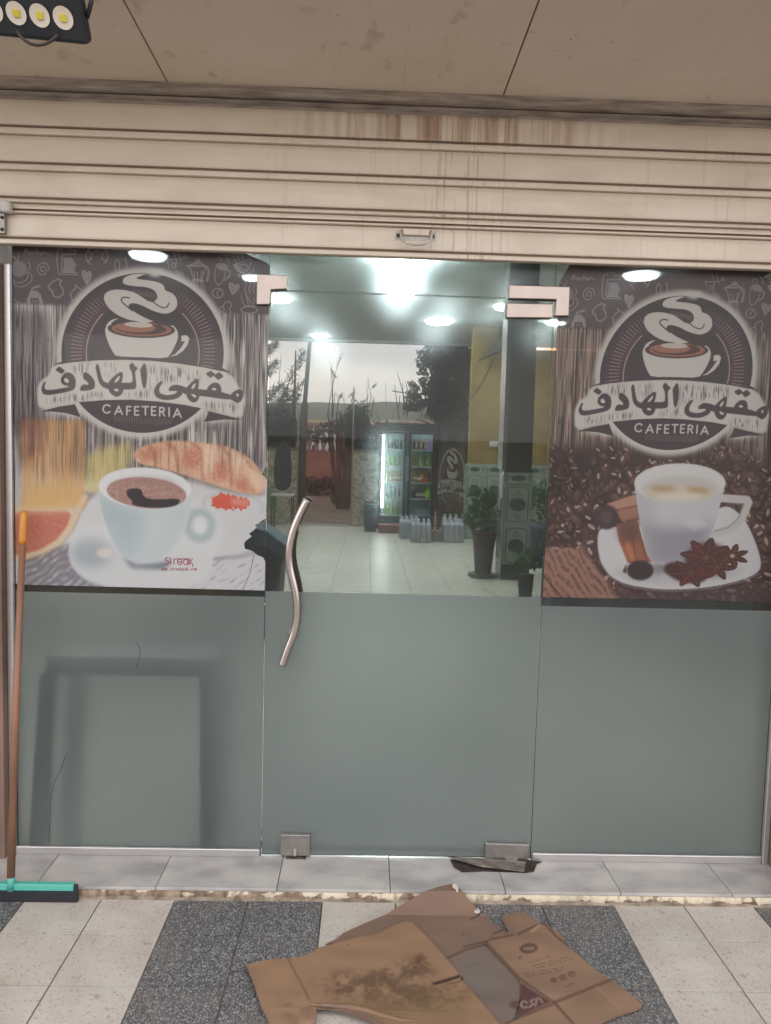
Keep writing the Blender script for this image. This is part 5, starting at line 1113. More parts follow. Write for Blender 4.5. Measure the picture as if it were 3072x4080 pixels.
for x0, x1 in ((FX0+.003, FM-.004), (FM+.004, FX1-.003)):
    z0, z1 = .13, FH-.175; w_ = .075
    d = MB().box((x0, FY, z0), (x0+w_, FY+.045, z1)).box((x1-w_, FY, z0), (x1, FY+.045, z1)).box((x0+w_, FY, z0), (x1-w_, FY+.045, z0+.16)).box((x0+w_, FY, z1-.045), (x1-w_, FY+.045, z1)).build('fridge_door', M_fr, fr)
    MB().box((x0+w_, FY+.018, z0+.16), (x1-w_, FY+.024, z1-.045)).build('door_glass', M_fgl, d)
    MB().box((x1-.022 if x0 < FM-.1 else x0+.010, FY-.022, 1.0), (x1-.012 if x0 < FM-.1 else x0+.020, FY-.001, 1.5)).build('door_handle', M_alu, d)
MB().box((FX0+.080, FY+.056, .45), (FX0+.118, FY+.080, 1.92)).build('light_tube', M_tube, fr, bevel=.008)
MB().box((FM+.2, FY+.10, FH-.10), (FX1-.10, FY+.14, FH-.085)).build('light_tube', M_tube, fr)
SZ = [1.645, 1.305, .985, .655]
for z in SZ: MB().box((FX0+.055, FY+.075, z-.028), (FX1-.055, FY+D-.052, z)).build('shelf', M_shelf, fr)
MB().box((FX0+.055, FY+.075, .275), (FX1-.055, FY+D-.052, .30)).build('shelf', M_shelf, fr)
def bottle_mesh(h, r, m_name, c, lab_c=None):
    gm = mat(m_name, c, .15, var=.05); b = MB().lathe((0,0,0), [(r*.9,0),(r,.01),(r,h*.52),(r*.85,h*.6),(r*.38,h*.78),(r*.34,h*.96),(r*.36,h)], 10)
    return b.mesh('bottle', gm, True)
BT = {'green': (bottle_mesh(.24,.030,'green_bottle_glass',sc((128,160,52))), 'green'), 'olive': (bottle_mesh(.25,.030,'olive_bottle_glass',sc((120,140,60))), 'olive'), 'amber': (bottle_mesh(.235,.031,'amber_bottle_glass',sc((178,134,70))), 'amber'),
      'orange': (bottle_mesh(.23,.033,'orange_drink',sc((206,104,52))), 'orange'), 'red': (bottle_mesh(.17,.031,'red_drink',sc((140,50,66))), 'red'), 'lime': (bottle_mesh(.235,.036,'lime_drink',sc((150,220,70))), 'bright lime green'),
      'dark': (bottle_mesh(.20,.028,'dark_cola',sc((66,44,44))), 'dark brown'), 'purple': (bottle_mesh(.24,.026,'violet_can',sc((190,150,220))), 'pale violet'), 'clear': (bottle_mesh(.23,.029,'pale_water_bottle',sc((170,190,200))), 'pale clear'), 'deep': (bottle_mesh(.25,.030,'deep_green_glass',sc((40,120,80))), 'deep green')}
M_lab = mat('bottle_label', sc((214,206,190)), .6); M_capm = mat('bottle_cap', sc((190,180,120)), .5)
lab_me = MB().lathe((0,0,0), [(.0325,.05),(.0325,.105)], 10); lab_me.f = lab_me.f[:-2]; lab_me = lab_me.mesh('label_band', M_lab, True)
ordn = ['top', 'second', 'third', 'fourth']
rows = [(SZ[0], 'L', ['dark']*5, .16), (SZ[0], 'R', ['dark','amber','dark','amber','dark','amber','purple','purple'], .0), (SZ[1], 'L', ['green','green','green'], .17), (SZ[1], 'R', ['olive','green','olive','clear','olive','deep','amber','olive'], 0),
        (SZ[2], 'L', ['green','amber','amber','amber','amber'], .13), (SZ[2], 'R', ['amber','amber','amber','amber','orange','orange','dark'], .01), (SZ[3], 'L', ['dark','deep','dark','dark'], .12), (SZ[3], 'R', ['dark','dark','red','red','red','red','lime','lime'], 0)]
for z, side, kinds, off in rows:
    x0 = (FX0+.13+off*.3) if side == 'L' else FM+.115; x1 = FM-.10 if side == 'L' else FX1-.10
    sh_ = ordn[SZ.index(z)]
    for i, k in enumerate(kinds):
        x = x0+(x1-x0)*(i+.5)/len(kinds)+random.uniform(-.004, .004)
        o = put('bottle', BT[k][0], None, loc=(x, FY+.12+random.uniform(0, .02), z+.001)); tag(o, f'{BT[k][1]} drink bottle on the {sh_} fridge shelf behind the {"left" if side=="L" else "right"} fridge door', 'bottle', 'bottles in the drinks fridge')
        if k in ('amber', 'red', 'clear'): put('label_band', lab_me, o)
cm = bottle_mesh(.17, .034, 'water_bottle_small', sc((176,196,208)))
for i in range(4):
    o = put('bottle', cm, None, loc=(FM+.21+i*.078, FY+.13, .301)); tag(o, 'small water bottle standing on the lowest fridge shelf behind the right fridge door', 'bottle', 'bottles in the drinks fridge')
for i in range(4):
    o = put('bottle', bpy.data.meshes.get('bottle'), None, loc=(FX0+.17+i*.085, FY+.2, .301)); tag(o, 'drink bottle in the dim bottom compartment behind the left fridge door', 'bottle', 'bottles in the drinks fridge')
# red crate bottom left of fridge
c0 = at(1500, 2118, z=0)
o = thing('low_red_box', 'low dark red box on the floor at the foot of the drinks fridge', 'box'); M_rbox = mat('red_box', sc((112,58,56)), .6)
MB().box((.60, 11.62, .001), (1.05, 11.95, .14)).build('box_body', M_rbox, o, bevel=.01); MB().box((.59, 11.61, .1405), (1.06, 11.96, .165)).build('lid', mat('red_lid', sc((150,72,70)), .6), o, bevel=.006)
# banner beside the fridge, a narrow copy of the cafe poster
bn = Paint(0, 0, 1.0, 1.25, .0025, lambda px, py: ((px-180)/800.0, (py-760)/800.0*1.25*.62))
wood(bn, 90, (92, 82, 78)); 
bn.lay(bn.poly(np.array([(0,0),(400,0),(400,120),(0,150)]), 10), (60,56,60), .8)
for p_ in ([(20,30),(110,20),(160,120),(60,200)], [(230,60),(330,40),(380,160),(280,190)]): bn.lay(bn.poly(np.array(p_), 8), (120,112,108), .5)
logo(bn); bn.lay(bn.poly(np.array([(90,370),(210,330),(330,380),(300,480),(120,480)]), 8), (98,84,62), .8); bn.lay(bn.poly(np.array([(150,350),(220,345),(240,400),(150,410)]), 5), (120,104,70), .7); bn.a *= .8
imB = bn.image('print_banner'); M_ban = print_mat('print_banner_mat', imB, .6, 0, 0)
v = [(1.775, 12.28, .03), (2.362, 12.28, .03), (2.362, 12.28, 2.20), (1.775, 12.28, 2.20)]
me = bpy.data.meshes.new('narrow_banner'); me.from_pydata(v+[(a, b+.03, c_) for a, b, c_ in v], [], [(0,1,2,3), (7,6,5,4), (0,4,5,1), (1,5,6,2), (2,6,7,3), (3,7,4,0)]); me.materials.append(M_ban)
uv = me.uv_layers.new(name='UVMap')
for lp_ in me.loops:
    co = me.vertices[lp_.vertex_index].co; uv.data[lp_.index].uv = ((co.x-1.775)/.587, (co.z-.03)/2.17)
o = put('narrow_banner', me); tag(o, 'narrow cafe banner panel with cup logo beside the drinks fridge', 'banner')
# waste bin
M_bin = mat('blue_black_plastic', sc((36,50,78)), .5)
bnm = thing('waste_bin', 'dark blue ribbed waste bin left of the drinks fridge', 'bin'); bnm.location = (.435, 11.95, 0)
b = MB(); nn2 = 28; pr = [(.105, 0), (.135, .52)]; vv = []
for r, z in pr:
    for k in range(nn2*2): an = math.pi*k/nn2; rr_ = r+(.006 if k % 2 else 0); vv.append((rr_*math.cos(an), rr_*math.sin(an), z))
b.add(vv, [(k, (k+1) % (2*nn2), 2*nn2+(k+1) % (2*nn2), 2*nn2+k) for k in range(2*nn2)]+[tuple(range(2*nn2))[::-1]]); b.build('bucket', M_bin, bnm); MB().lathe((0,0,.515), [(.150,0),(.152,.025),(.135,.026)], 28).build('rim', M_bin, bnm)
b = MB(); g = random.Random(5)
for k in range(9): an = g.uniform(0, 6.28); b.obox((.07*math.cos(an), .07*math.sin(an), .56+g.uniform(-.01, .03)), (.045, .01, .01), (-.01, .04, .01), (0, -.01, .02))
b.build('bin_bag', M_black, bnm)
# shrink wrapped water packs
M_wat = mat('water_plastic', sc((190,192,202)), .25, var=.05); M_wrap = pane_mat('shrink_wrap', (.97,.98,.99,1), .22)
wb = MB().lathe((0,0,0), [(.031,0),(.0345,.02),(.033,.09),(.0345,.11),(.034,.20),(.027,.238),(.014,.256),(.013,.27),(.016,.272),(.016,.288)], 12).mesh('water_bottle', M_wat, True)
sb = MB().lathe((0,0,0), [(.030,0),(.032,.02),(.031,.10),(.024,.135),(.012,.155),(.012,.175)], 10).mesh('small_bottle', mat('tea_bottle', sc((150,130,112)), .3), True)
def pack(x, y, nx, ny, me, pitch, h, lab, rot=0):
    t = thing('bottle_pack', lab, 'water pack'); t.location = (x, y, 0); t.rotation_euler = (0, 0, rot); t.scale = (1.28, 1.28, 1.42)
    for i in range(nx):
        for j in range(ny): put('water_bottle', me, t, loc=((i-(nx-1)/2)*pitch, (j-(ny-1)/2)*pitch, .001))
    a, b2 = nx*pitch/2+.003, ny*pitch/2+.003
    MB().prism([(-a,-b2,.003),(a,-b2,.003),(a,b2,.003),(-a,b2,.003)], (0,0,h*.72)).build('shrink_wrap', M_wrap, t, bevel=.015)
pack(1.14, 10.85, 4, 3, wb, .070, .30, 'shrink wrapped pack of large water bottles, leftmost and furthest back', .1); pack(1.32, 10.32, 4, 3, wb, .070, .30, 'shrink wrapped pack of large water bottles in front of the fridge doors', -.05)
pack(1.60, 10.5, 3, 2, sb, .066, .17, 'low pack of small brownish bottles between the two tall water packs'); pack(1.90, 10.45, 4, 3, wb, .070, .30, 'shrink wrapped pack of large water bottles nearest the potted plant', .06)
pack(1.98, 11.6, 3, 2, wb, .086, .30, 'pale pack of water bottles stacked in front of the narrow banner')

# ================================================================== PLANTS INSIDE
def leaf_cloud(mb, cen, rad, n, ls, seed, droop=.3, clumps=0, elong=2.2):
    g = random.Random(seed); cl_ = []
    for _ in range(clumps or n):
        while True:
            p = Vector((g.uniform(-1,1), g.uniform(-1,1), g.uniform(-1,1)))
            if p.length <= 1: break
        cl_.append(p)
    for k in range(n):
        p = cl_[k % len(cl_)].copy()
        if clumps: p = p*.92+Vector((g.gauss(0,.13), g.gauss(0,.13), g.gauss(0,.13)))
        c = Vector(cen)+Vector((p.x*rad[0], p.y*rad[1], p.z*rad[2]))
        d = Vector((g.gauss(0,1), g.gauss(0,1), g.gauss(0,1)-droop)).normalized(); s = ls*g.uniform(.6, 1.4)
        w_ = d.cross(Vector((g.gauss(0,1), g.gauss(0,1), g.gauss(0,1)))).normalized()*s/elong; nrm = d.cross(w_).normalized()*s*.12
        mb.add([c-d*s*.5, c+w_*.5, c+d*s*.5+nrm, c-w_*.5], [(0,1,2,3)])
    return mb
def leaf_mat(name, c, c2):
    m, t, b, L = newmat(name); g = N(t, 'ShaderNodeNewGeometry'); r = ramp(t, L, g.outputs['Random Per Island'], [(0, c2), (1, c)]); L(r, b.inputs['Base Color']); b.inputs['Roughness'].default_value = .5; b.inputs['Specular IOR Level'].default_value = .25; return m
M_lf1 = leaf_mat('house_plant_leaf', sc((70,118,60)), sc((26,56,36))); M_pot = mat('brown_pot', sc((72,44,50)), .4, scale=6, c2=sc((54,34,40))); M_bark = mat('bark', sc((104,80,72)), .9, scale=8, stretch=(1,1,.2), c2=sc((66,48,44)), bump=.4)
pp = thing('potted_plant', 'bushy green plant in a tall brown pot on a saucer beside the tiled pillar', 'potted plant'); pp.location = (1.845, 6.6, 0)
pt = MB().lathe((0,0,0), [(.095,.045),(.105,.06),(.128,.36),(.155,.54),(.168,.545),(.168,.58),(.150,.582),(.14,.54)], 28).build('pot', M_pot, pp, smooth=True)
MB().lathe((0,0,0), [(.16,0),(.185,.012),(.188,.045),(.170,.046),(.10,.044)], 28).build('saucer', M_pot, pp)
for k in range(5): a = k*1.25; MB().tube([(.03*math.cos(a), .03*math.sin(a), .54), (.07*math.cos(a), .07*math.sin(a), .8), (.14*math.cos(a), .10*math.sin(a), 1.0)], .006, 6).build('stem', M_bark, pp)
b = MB()
for ce_, ra, n in (((-.02,0,.98),(.20,.18,.17),190), ((-.10,0,.78),(.19,.15,.15),150), ((.08,0,.82),(.15,.16,.24),150), ((.02,0,.66),(.15,.13,.10),70)): leaf_cloud(b, ce_, ra, n, .085, n, .5, 30)
b.build('foliage', M_lf1, pp)
p2_ = thing('potted_plant', 'small green plant in a dark pot in front of the tiled pillar', 'potted plant'); c = at(2095, 2385, z=0); p2_.location = (2.02, 4.9, 0)
MB().lathe((0,0,0), [(.055,0),(.075,.16),(.082,.30),(.086,.31),(.07,.31)], 20).build('pot', M_black, p2_, smooth=True)
b = MB(); leaf_cloud(b, (.03,0,.48), (.17,.12,.13), 150, .075, 4, .3, 24); leaf_cloud(b, (.14,.0,.62), (.09,.08,.10), 60, .07, 6, .3, 10); b.build('foliage', M_lf1, p2_)
MB().tube([(0,0,.28),(.03,0,.45),(.12,0,.62)], .005, 6).build('stem', M_bark, p2_)
p3_ = thing('potted_plant', 'tall leafy plant behind the tiled pillar at the right', 'potted plant'); p3_.location = (2.93, 8.3, 0)
MB().lathe((0,0,0), [(.12,0),(.15,.4),(.17,.56),(.15,.56)], 20).build('pot', M_bin, p3_, smooth=True); b = MB(); leaf_cloud(b, (-.02,0,1.0), (.30,.2,.24), 230, .10, 14, .3, 30); leaf_cloud(b, (.06,0,.75), (.16,.14,.2), 90, .09, 15, .3, 12); b.build('foliage', M_lf1, p3_)
# bundle at the left of the door
M_cl = mat('blue_grey_cloth', sc((128,148,162)), .8, scale=7, c2=sc((88,106,120)), bump=.4)
bd = thing('covered_bundle', 'dark grey bundle under a sloping blue grey cloth behind the left edge of the door', 'bundle'); 
v = [at(*p, y=3.2) for p in ((950,2110),(1085,2145),(1140,2180),(1146,2215),(1120,2250),(1110,2390),(1000,2420),(900,2400))]
MB().prism([tuple(q) for q in v], (0, .4, 0)).build('sack', M_sack, bd, bevel=.02)
v = [at(*p, y=3.16) for p in ((920,2080),(1060,2115),(1165,2190),(1130,2215),(1060,2180),(900,2150))]
MB().prism([tuple(q) for q in v], (0, .42, 0)).build('cloth_cover', M_cl, bd, bevel=.015)
b = MB(); bm = [at(*p, y=3.3) for p in ((1140,2240),(1160,2250),(1160,2275),(1140,2275))]; b.prism([tuple(q) for q in bm], (0,.05,0)).build('knob', M_sack, bd)
MB().box((bd.location.x-.45, 3.22, 0.0), (-.19, 3.5, .25)).build('base', M_sack, bd)
o = MB().prism([tuple(at(*p, y=12.2)) for p in ((1066,1945),(1102,1952),(1100,2030),(1064,2030))], (0,.12,0)).build('green_cabinet', mat('pale_green', sc((130,150,122)), .6), bevel=.01); tag(o, 'pale green box behind the glass at the left edge of the door', 'cabinet')
# stack of chairs silhouette at far left inside
ch = thing('cafe_chair', 'dark round backed chair standing at the far left of the garden opening', 'chair'); M_chr = mat('charcoal_plastic', sc((38,46,54)), .5)
cx_ = at(1120, 1900, y=11.4)
v = [at(*p, y=11.4) for p in smooth([(1092,1955),(1090,1850),(1100,1780),(1130,1755),(1155,1780),(1162,1850),(1160,1955)], True, 2)]
MB().prism([tuple(q) for q in v], (0, .06, 0)).build('backrest', M_chr, ch, bevel=.015)
a = at(1088, 1960, y=11.35); b_ = at(1176, 1975, y=11.35); MB().box((a.x, 10.95, a.z-.06), (b_.x, 11.39, a.z-.02)).build('seat', M_wht, ch, bevel=.01)
for x in (a.x+.03, b_.x-.03):
    for y in (11.0, 11.36): MB().tube([(x, y, 0), (x, y, a.z-.061)], .014, 8).build('leg', M_chr, ch)
# ================================================================== GARDEN BEYOND THE BACK OPENING
M_mos = mat('mosaic_wall_bed', sc((120,114,98)), .9)
def mos_tile_mats(): return [mat('mosaic_'+n, sc(c), .5, var=.06) for n, c in (('sand', (190,180,156)), ('olive', (168,160,138)), ('brown', (138,122,102)), ('cream', (206,196,174)))]
MM = mos_tile_mats()
def mosaic_wall(x0, x1, lab):
    o = MB().box((x0, 12.92, 0), (x1, 13.12, 1.585)).build('mosaic_wall', M_mos); tag(o, lab, 'low wall', 'mosaic half walls at the back')
    g = random.Random(int(x0*100)); p = .042; bs = [MB() for _ in MM]
    nx = int((x1-x0)/p); nz = int(1.58/p)
    for i in range(nx):
        for j in range(nz):
            k = g.choice((0, 0, 1, 1, 2, 3)); a, b_ = x0+(x1-x0)*i/nx, x0+(x1-x0)*(i+1)/nx
            bs[k].prism([(a+.002, 12.9195, j*p+.002), (b_-.002, 12.9195, j*p+.002), (b_-.002, 12.9195, (j+1)*p-.002), (a+.002, 12.9195, (j+1)*p-.002)], (0, -.005-g.uniform(0, .002), 0))
    allm = MB(); me = None; mi = []
    for k, q in enumerate(bs): mi += [k]*len(q.f); allm.add(q.v, q.f)
    me = allm.mesh('mosaic_tiling', None)
    for m in MM: me.materials.append(m)
    me.polygons.foreach_set('material_index', mi); put('mosaic_tiling', me, o, kind='stuff')
    MB().box((x0-.01, 12.90, 1.586), (x1+.01, 13.14, 1.615)).build('capping', M_mos, o)
mosaic_wall(-3.2, -1.135, 'mosaic half wall left of the garden doorway'); mosaic_wall(.045, .62, 'mosaic half wall between the garden doorway and the drinks fridge')
M_frame = mat('doorway_frame', sc((150,136,120)), .5)
df = thing('doorway_frame', 'thin metal frame of the open doorway to the garden between the mosaic walls', 'door frame')
for x, z1 in ((-1.118, 2.45), (.030, 2.9)): MB().box((x-.014, 12.90, 0), (x+.014, 12.95, z1)).build('post', M_frame, df)
MB().box((-1.104, 12.9, -.003), (.016, 13.0, .012)).build('sill', M_frame, df)
# opening head and canopy edge
o = MB().box((-6, 13.101, CE-.05), (6, 13.2, CE+.3)).build('opening_lintel', M_ceil); tag(o, 'grey lintel along the back edge of the cafe ceiling', 'lintel')
# leaning pole
o = thing('leaning_pole', 'grey metal pole with a thick lower sleeve outside the back opening', 'pole'); M_pole = mat('pole_grey', sc((112,126,134)), .5); M_slv = mat('pole_sleeve', sc((92,88,78)), .8)
a, b_ = at(1236, 1345, y=15.4), at(1215, 1600, y=15.4); MB().tube([a+(a-b_)*.3, b_], [.045, .055], 12).build('shaft', M_pole, o, smooth=True)
c_ = at(1213, 1620, y=15.4); d_ = at(1209, 1700, y=15.4); MB().tube([b_, c_, d_, (d_.x-.03, 15.4, -.26)], [.06, .095, .095, .10], 12).build('sleeve', M_slv, o, smooth=True)
# garden soil rise
b = MB(); n = 24
M_gs = mat('garden_soil', sc((134,108,92)), .95, scale=2.2, c2=sc((92,72,60)), bump=.8, bscale=10)
v = []; 
for j in range(n):
    for i in range(n): x = -14+28*i/(n-1); y = 13.285+24*j/(n-1); v.append((x, y, -.03+.05*math.sin(x*1.3+y)*min(1, (y-13.28)/3)+.02*math.cos(y*2.1)*min(1, (y-13.28)/3)))
b.add(v, [(j*n+i, j*n+i+1, (j+1)*n+i+1, (j+1)*n+i) for j in range(n-1) for i in range(n-1)]); b.build('garden_soil', M_gs, kind='structure')
# terracotta wall with balusters
M_red = mat('terracotta_plaster', sc((190,124,108)), .85, scale=1.2, c2=sc((160,102,90)), bump=.3); M_bal = mat('painted_baluster', sc((166,132,124)), .8)
bw = MB().box((-9, 27, -.1), (9, 27.25, 1.64)).build('balustrade_wall', M_red); tag(bw, 'terracotta garden wall topped with a balustrade beyond the doorway', 'wall')
MB().box((-9, 26.97, 2.62), (9, 27.28, 2.75)).build('top_rail', M_bal, bw)
bm_ = MB().lathe((0,0,0), [(.12,0),(.12,.06),(.06,.10),(.115,.34),(.10,.48),(.055,.72),(.08,.80),(.11,.86),(.11,.98)], 12).mesh('baluster', M_bal, True)
for k in range(16): put('baluster', bm_, bw, loc=(-4.0+.285*k, 27.12, 1.641))
o = thing('white_house', 'pale house far behind the balustrade with arched openings', 'house'); M_wh = mat('white_render', sc((250,248,245)), .8, var=.03); M_crm = mat('cream_render', sc((226,196,150)), .8, var=.05); M_drk = mat('dark_opening', sc((70,66,66)), .8)
MB().box((-8, 34, -.2), (1.1, 38, 2.8)).build('wall', M_wh, o); MB().box((-8.2, 33.9, 2.801), (1.2, 38.2, 3.2)).build('upper_wall', M_crm, o)
for x in (-3.2, -2.4, -1.6, -.8, -.0): MB().box((x, 33.95, 1.4), (x+.3, 33.998, 1.95)).build('window', M_drk, o)
# far land
M_hill = mat('far_hillside', sc((112,118,98)), .95, scale=.06, c2=sc((96,104,90)))
b = MB(); nx, ny = 60, 8; v = []
for j in range(ny):
    for i in range(nx):
        x = -260+520*i/(nx-1); y = 70+120*j/(ny-1); t = j/(ny-1); v.append((x, y, -.3+(15.6+x*.012+.5*math.sin(x*.05)+.25*math.sin(x*.31))*(t**.8)))
b.add(v, [(j*nx+i, j*nx+i+1, (j+1)*nx+i+1, (j+1)*nx+i) for j in range(ny-1) for i in range(nx-1)]); b.build('hillside', M_hill, kind='structure')
b = MB(); M_fld = mat('dry_field', sc((160,140,122)), .95, scale=.3, c2=sc((138,120,106)))
b.add([(-2, 40, -.25), (60, 40, -.25), (60, 69, 5.5), (-2, 69, 5.0)], [(0,1,2,3)]); b.build('dry_field', M_fld, kind='structure')
# trees and hedge
M_dk = leaf_mat('dark_tree_leaf', sc((44,56,54)), sc((18,26,28))); M_hd = leaf_mat('hedge_leaf', sc((56,72,64)), sc((22,32,34))); M_con = leaf_mat('conifer_needle', sc((76,86,88)), sc((40,50,54))); M_ok = leaf_mat('garden_tree_leaf', sc((66,70,56)), sc((34,34,32)))
def limb(tree, pts, r0, r1, name='limb'): n = len(pts); return MB().tube(pts, [r0+(r1-r0)*k/(n-1) for k in range(n)], 8).build(name, M_bark, tree, smooth=True)
t = thing('broadleaf_tree', 'large dark leafy tree against the sky between the fridge and the yellow wall', 'tree')
Y = 18.0; tr = MB()
limb(t, [(2.36,Y,-.1),(2.33,Y,1.4),(2.30,Y,2.8),(2.5,Y,3.8)], .10, .05, 'trunk')
for q in (((2.30,Y,2.6),(2.0,Y,3.2),(1.75,Y,3.6)), ((2.33,Y,2.7),(2.7,Y,3.3),(2.9,Y,4.1)), ((2.32,Y,2.3),(2.0,Y,2.45),(1.65,Y,2.55)), ((2.35,Y,2.2),(2.8,Y,2.1),(3.1,Y,2.0))): limb(t, list(q), .04, .015)
for ce_, ra, n, cl_ in (((2.75,Y,3.7),(.72,.7,1.05),2600,160), ((2.35,Y,3.15),(.50,.6,.75),1300,90), ((2.15,Y,4.1),(.55,.5,.55),620,60), ((1.75,Y,3.3),(.36,.4,.50),230,34), ((1.55,Y,2.95),(.32,.3,.35),110,20), ((2.9,Y,4.7),(.9,.6,.5),800,60), ((2.7,Y,2.6),(.6,.6,.35),700,50)): leaf_cloud(tr, ce_, ra, int(n*1.8), .125, n+3, .8, cl_, 1.9)
tr.build('crown', M_dk, t)
t = thing('conifer_tree', 'feathery blue grey conifer at the left edge of the garden view', 'tree'); Y = 20.0
limb(t, [(-1.9,Y,-.1),(-1.92,Y,2.4),(-1.9,Y,4.6)], .10, .02, 'trunk')
b = MB(); g = random.Random(2)
def P_(px, py, y=20.0): return at(px, py, y=y)
for (a, c_), sz in ((((1105,1620),(1212,1400)), 1.0), (((1100,1650),(1190,1540)), .8), (((1060,1700),(1140,1560)), .9), (((1050,1500),(1100,1440)), .8), (((1045,1420),(1105,1360)), .6), (((1040,1620),(1120,1530)), .8), (((1080,1700),(1190,1575)), .7)):
    A, B = P_(*a), P_(*c_); L_ = (B-A).length; dr_ = (B-A).normalized(); n = int(260*sz)
    limb(t, [tuple(A), tuple(A.lerp(B, .5)), tuple(B)], .02, .006)
    for k in range(n):
        s = g.random(); c0 = A.lerp(B, s); wid = .26*sz*(1-s*.8)+.03
        d = (dr_*g.uniform(.3, 1)+Vector((g.gauss(0,.5), g.gauss(0,.5), g.gauss(-.3,.5)))).normalized(); e = c0+Vector((g.gauss(0,1), g.gauss(0,1), g.gauss(0,1)))*wid*.5
        sd_ = d.cross(Vector((0,1,0))).normalized()*.012; l = g.uniform(.10, .24)
        b.add([e-sd_, e+sd_, e+d*l], [(0,1,2)])
leaf_cloud(b, P_(1075,1690), (.5,.5,.7), 900, .13, 8, .5, 70, 4); b.build('foliage', M_con, t)
# garden tree with several stems in the doorway
t = thing('multi_stem_tree', 'tree with a cluster of bare reddish stems standing in the garden doorway', 'tree'); Y = 18.5
M_stem = mat('reddish_bark', sc((128,96,90)), .9, scale=6, stretch=(1,1,.15), c2=sc((86,62,60)), bump=.3)
for (x0, x1, x2), r in (((1352,1330,1313),.045), ((1356,1348,1345),.055), ((1362,1352,1362),.05), ((1368,1375,1358),.06), ((1378,1380,1380),.07), ((1385,1392,1394),.055), ((1345,1330,1326),.028), ((1390,1396,1402),.04)):
    pts = [at(x0, 2015, y=Y), at(x1, 1880, y=Y), at(x2, 1760, y=Y), at(x2-4, 1640, y=Y)]; pts[0].z = -.05
    MB().tube([tuple(p) for p in pts], [r*1.15, r, r*.9, r*.5], 10).build('stem', M_stem, t, smooth=True)
b = MB()
for c_, ra, n in ((at(1250,1725,y=Y), (.42,.4,.16), 330), (at(1330,1700,y=Y), (.42,.4,.2), 420), (at(1385,1680,y=Y), (.3,.4,.25), 350), (at(1210,1740,y=Y), (.18,.3,.14), 110), (at(1300,1755,y=Y), (.5,.4,.12), 190)): leaf_cloud(b, c_, ra, n, .085, n, .9, n//9, 2)
b.build('crown', M_ok, t)
# round dark bushes behind the walls
def bush(lab, cen, rad, n, ls, seed, m=M_hd, grp='dark bushes behind the half walls'):
    o = thing('garden_bush', lab, 'bush', grp); b = MB(); leaf_cloud(b, cen, rad, n, ls, seed, .4, n//12, 2.0); b.build('foliage', m, o)
    MB().tube([(cen[0], cen[1], -.05), tuple(cen)], .03, 6).build('stem', M_bark, o); return o
bush('rounded dark bush rising behind the mosaic wall right of the doorway', at(1425,1700,y=15.2), (.34,.4,.62), 1700, .09, 3)
bush('low dark bush filling the gap between mosaic wall and fridge top', at(1490,1760,y=15.0), (.42,.4,.55), 1500, .09, 5)
bush('dark bush hidden behind the drinks fridge', at(1620,1790,y=15.6), (.9,.5,.62), 1700, .11, 7)
bush('dark bush behind the narrow banner', at(1810,1770,y=15.4), (.62,.5,.66), 1500, .11, 9)
bush('dense dark bush at the far left of the garden view', at(1090,1745,y=15.6), (.55,.5,.75), 2400, .10, 11)
bush('taller dark bush beside the pole foot', at(1165,1700,y=16.4), (.30,.4,.42), 800, .09, 12)
bush('scrubby low shrub in front of the terracotta wall', at(1340,1985,y=19.5), (.34,.3,.22), 260, .10, 15, M_ok)
bush('long low shrub in the dirt at the foot of the terracotta wall', at(1260,1935,y=26), (1.6,.5,.38), 1500, .12, 17, M_ok)
# dry stalks: individual plants
M_stk = mat('dry_stalk', sc((66,66,62)), .9); M_tw = mat('pinkish_twig', sc((120,84,78)), .9)
def stalk(lab, lines, Y=15.9, r=.011, heads=(), m=M_stk, grp='dry stalks above the half walls'):
    o = thing('dry_stalk_plant', lab, 'dry plant', grp)
    for L_ in lines:
        pts = [at(*p, y=Y) for p in L_]; MB().tube([tuple(p) for p in pts], [r]+[r*.7]*(len(pts)-2)+[r*.35], 6).build('stalk', m, o)
    b = MB(); g = random.Random(len(lab))
    for (x, y, ex, ey, w_) in heads:
        A, B = at(x, y, y=Y), at(ex, ey, y=Y)
        for k in range(34):
            s = g.random(); c0 = A.lerp(B, s); d = ((B-A).normalized()+Vector((g.gauss(0,.35), g.gauss(0,.3), g.gauss(0,.35)))).normalized(); wd = w_*(1-abs(s-.5)*1.6)
            sd_ = Vector((g.uniform(-1,1), 0, g.uniform(-1,1)))*.008; e = c0+Vector((g.gauss(0,1), 0, g.gauss(0,1)))*wd*.3; b.add([e-sd_, e+sd_, e+d*.10], [(0,1,2)])
    if heads: b.build('seed_head', m, o)
    return o
Z5 = zoomf(1300, 1300, 2.777); z_ = lambda pts: [Z5(*p) for p in pts]
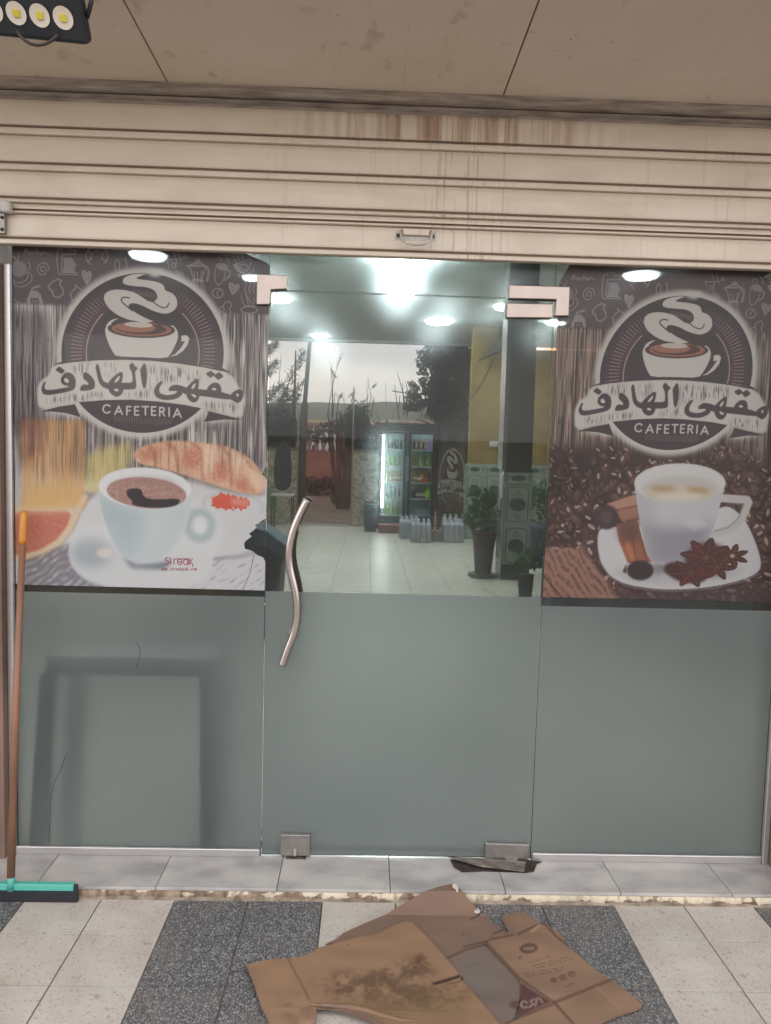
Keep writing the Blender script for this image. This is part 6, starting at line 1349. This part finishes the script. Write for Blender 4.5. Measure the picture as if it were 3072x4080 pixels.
stalk('tall dry grass plume with two crossing tips left of centre', [z_([(60,1000),(75,600),(60,470),(20,350)]), z_([(80,1000),(60,640),(50,480),(85,380)]), z_([(70,650),(100,520),(165,310)]), z_([(10,1000),(50,760),(75,600)])], heads=[Z5(108,480)+Z5(168,305)+(.07,), Z5(60,480)+Z5(100,560)+(.07,)])
stalk('drooping dry tufts in front of the multi stem tree', [z_([(70,1000),(75,740),(40,800),(10,980)]), z_([(75,1000),(95,735),(130,780),(120,980)]), z_([(110,1000),(150,760),(190,800),(215,930)]), z_([(250,960),(300,730),(318,800)])], heads=[Z5(240,790)+Z5(318,730)+(.10,), Z5(140,800)+Z5(170,760)+(.08,)])
stalk('branching dry stem right of the rounded bush', [z_([(458,1020),(455,800),(448,610)]), z_([(462,900),(500,780),(470,660),(460,550)]), z_([(495,1020),(522,900),(520,770)]), z_([(430,830),(470,760),(500,790)])], heads=[Z5(500,690)+Z5(540,650)+(.04,), Z5(480,1000)+Z5(525,830)+(.10,)])
stalk('single thin dry stem standing alone against the sky', [z_([(664,900),(655,620)])], r=.007)
stalk('leaning bundle of thick bare canes above the fridge', [z_([(805,1030),(755,640)]), z_([(900,1000),(840,700),(785,505)]), z_([(860,980),(845,620)]), z_([(930,820),(876,615)]), z_([(940,860),(920,605)]), z_([(1000,840),(937,600)]), z_([(800,900),(815,760)])], r=.016)
stalk('pair of upright bare canes with a horizontal twig left of the tree trunk', [z_([(1060,1030),(1032,655)]), z_([(1175,1030),(1120,640)]), z_([(730,715),(980,755),(1230,770)])], r=.014)
stalk('short pinkish twigs rising behind the fridge top', [z_([(1080,1030),(1110,925)]), z_([(1130,1030),(1105,930)]), z_([(1085,1000),(1080,915)]), z_([(560,1010),(545,920)]), z_([(720,1040),(760,930)]), z_([(1410,1040),(1400,880)]), z_([(1440,1040),(1450,880)]), z_([(1470,1040),(1450,930)])], m=M_tw, r=.010)
stalk('thin black stem in front of the conifer', [[(1110,1640),(1112,1520),(1121,1405)]], r=.012)
stalk('crossed dry stems touching the pole', [[(1225,1560),(1210,1530),(1195,1500)], [(1200,1560),(1212,1510)]], r=.010, heads=[(1195,1540,1213,1512,.08)])
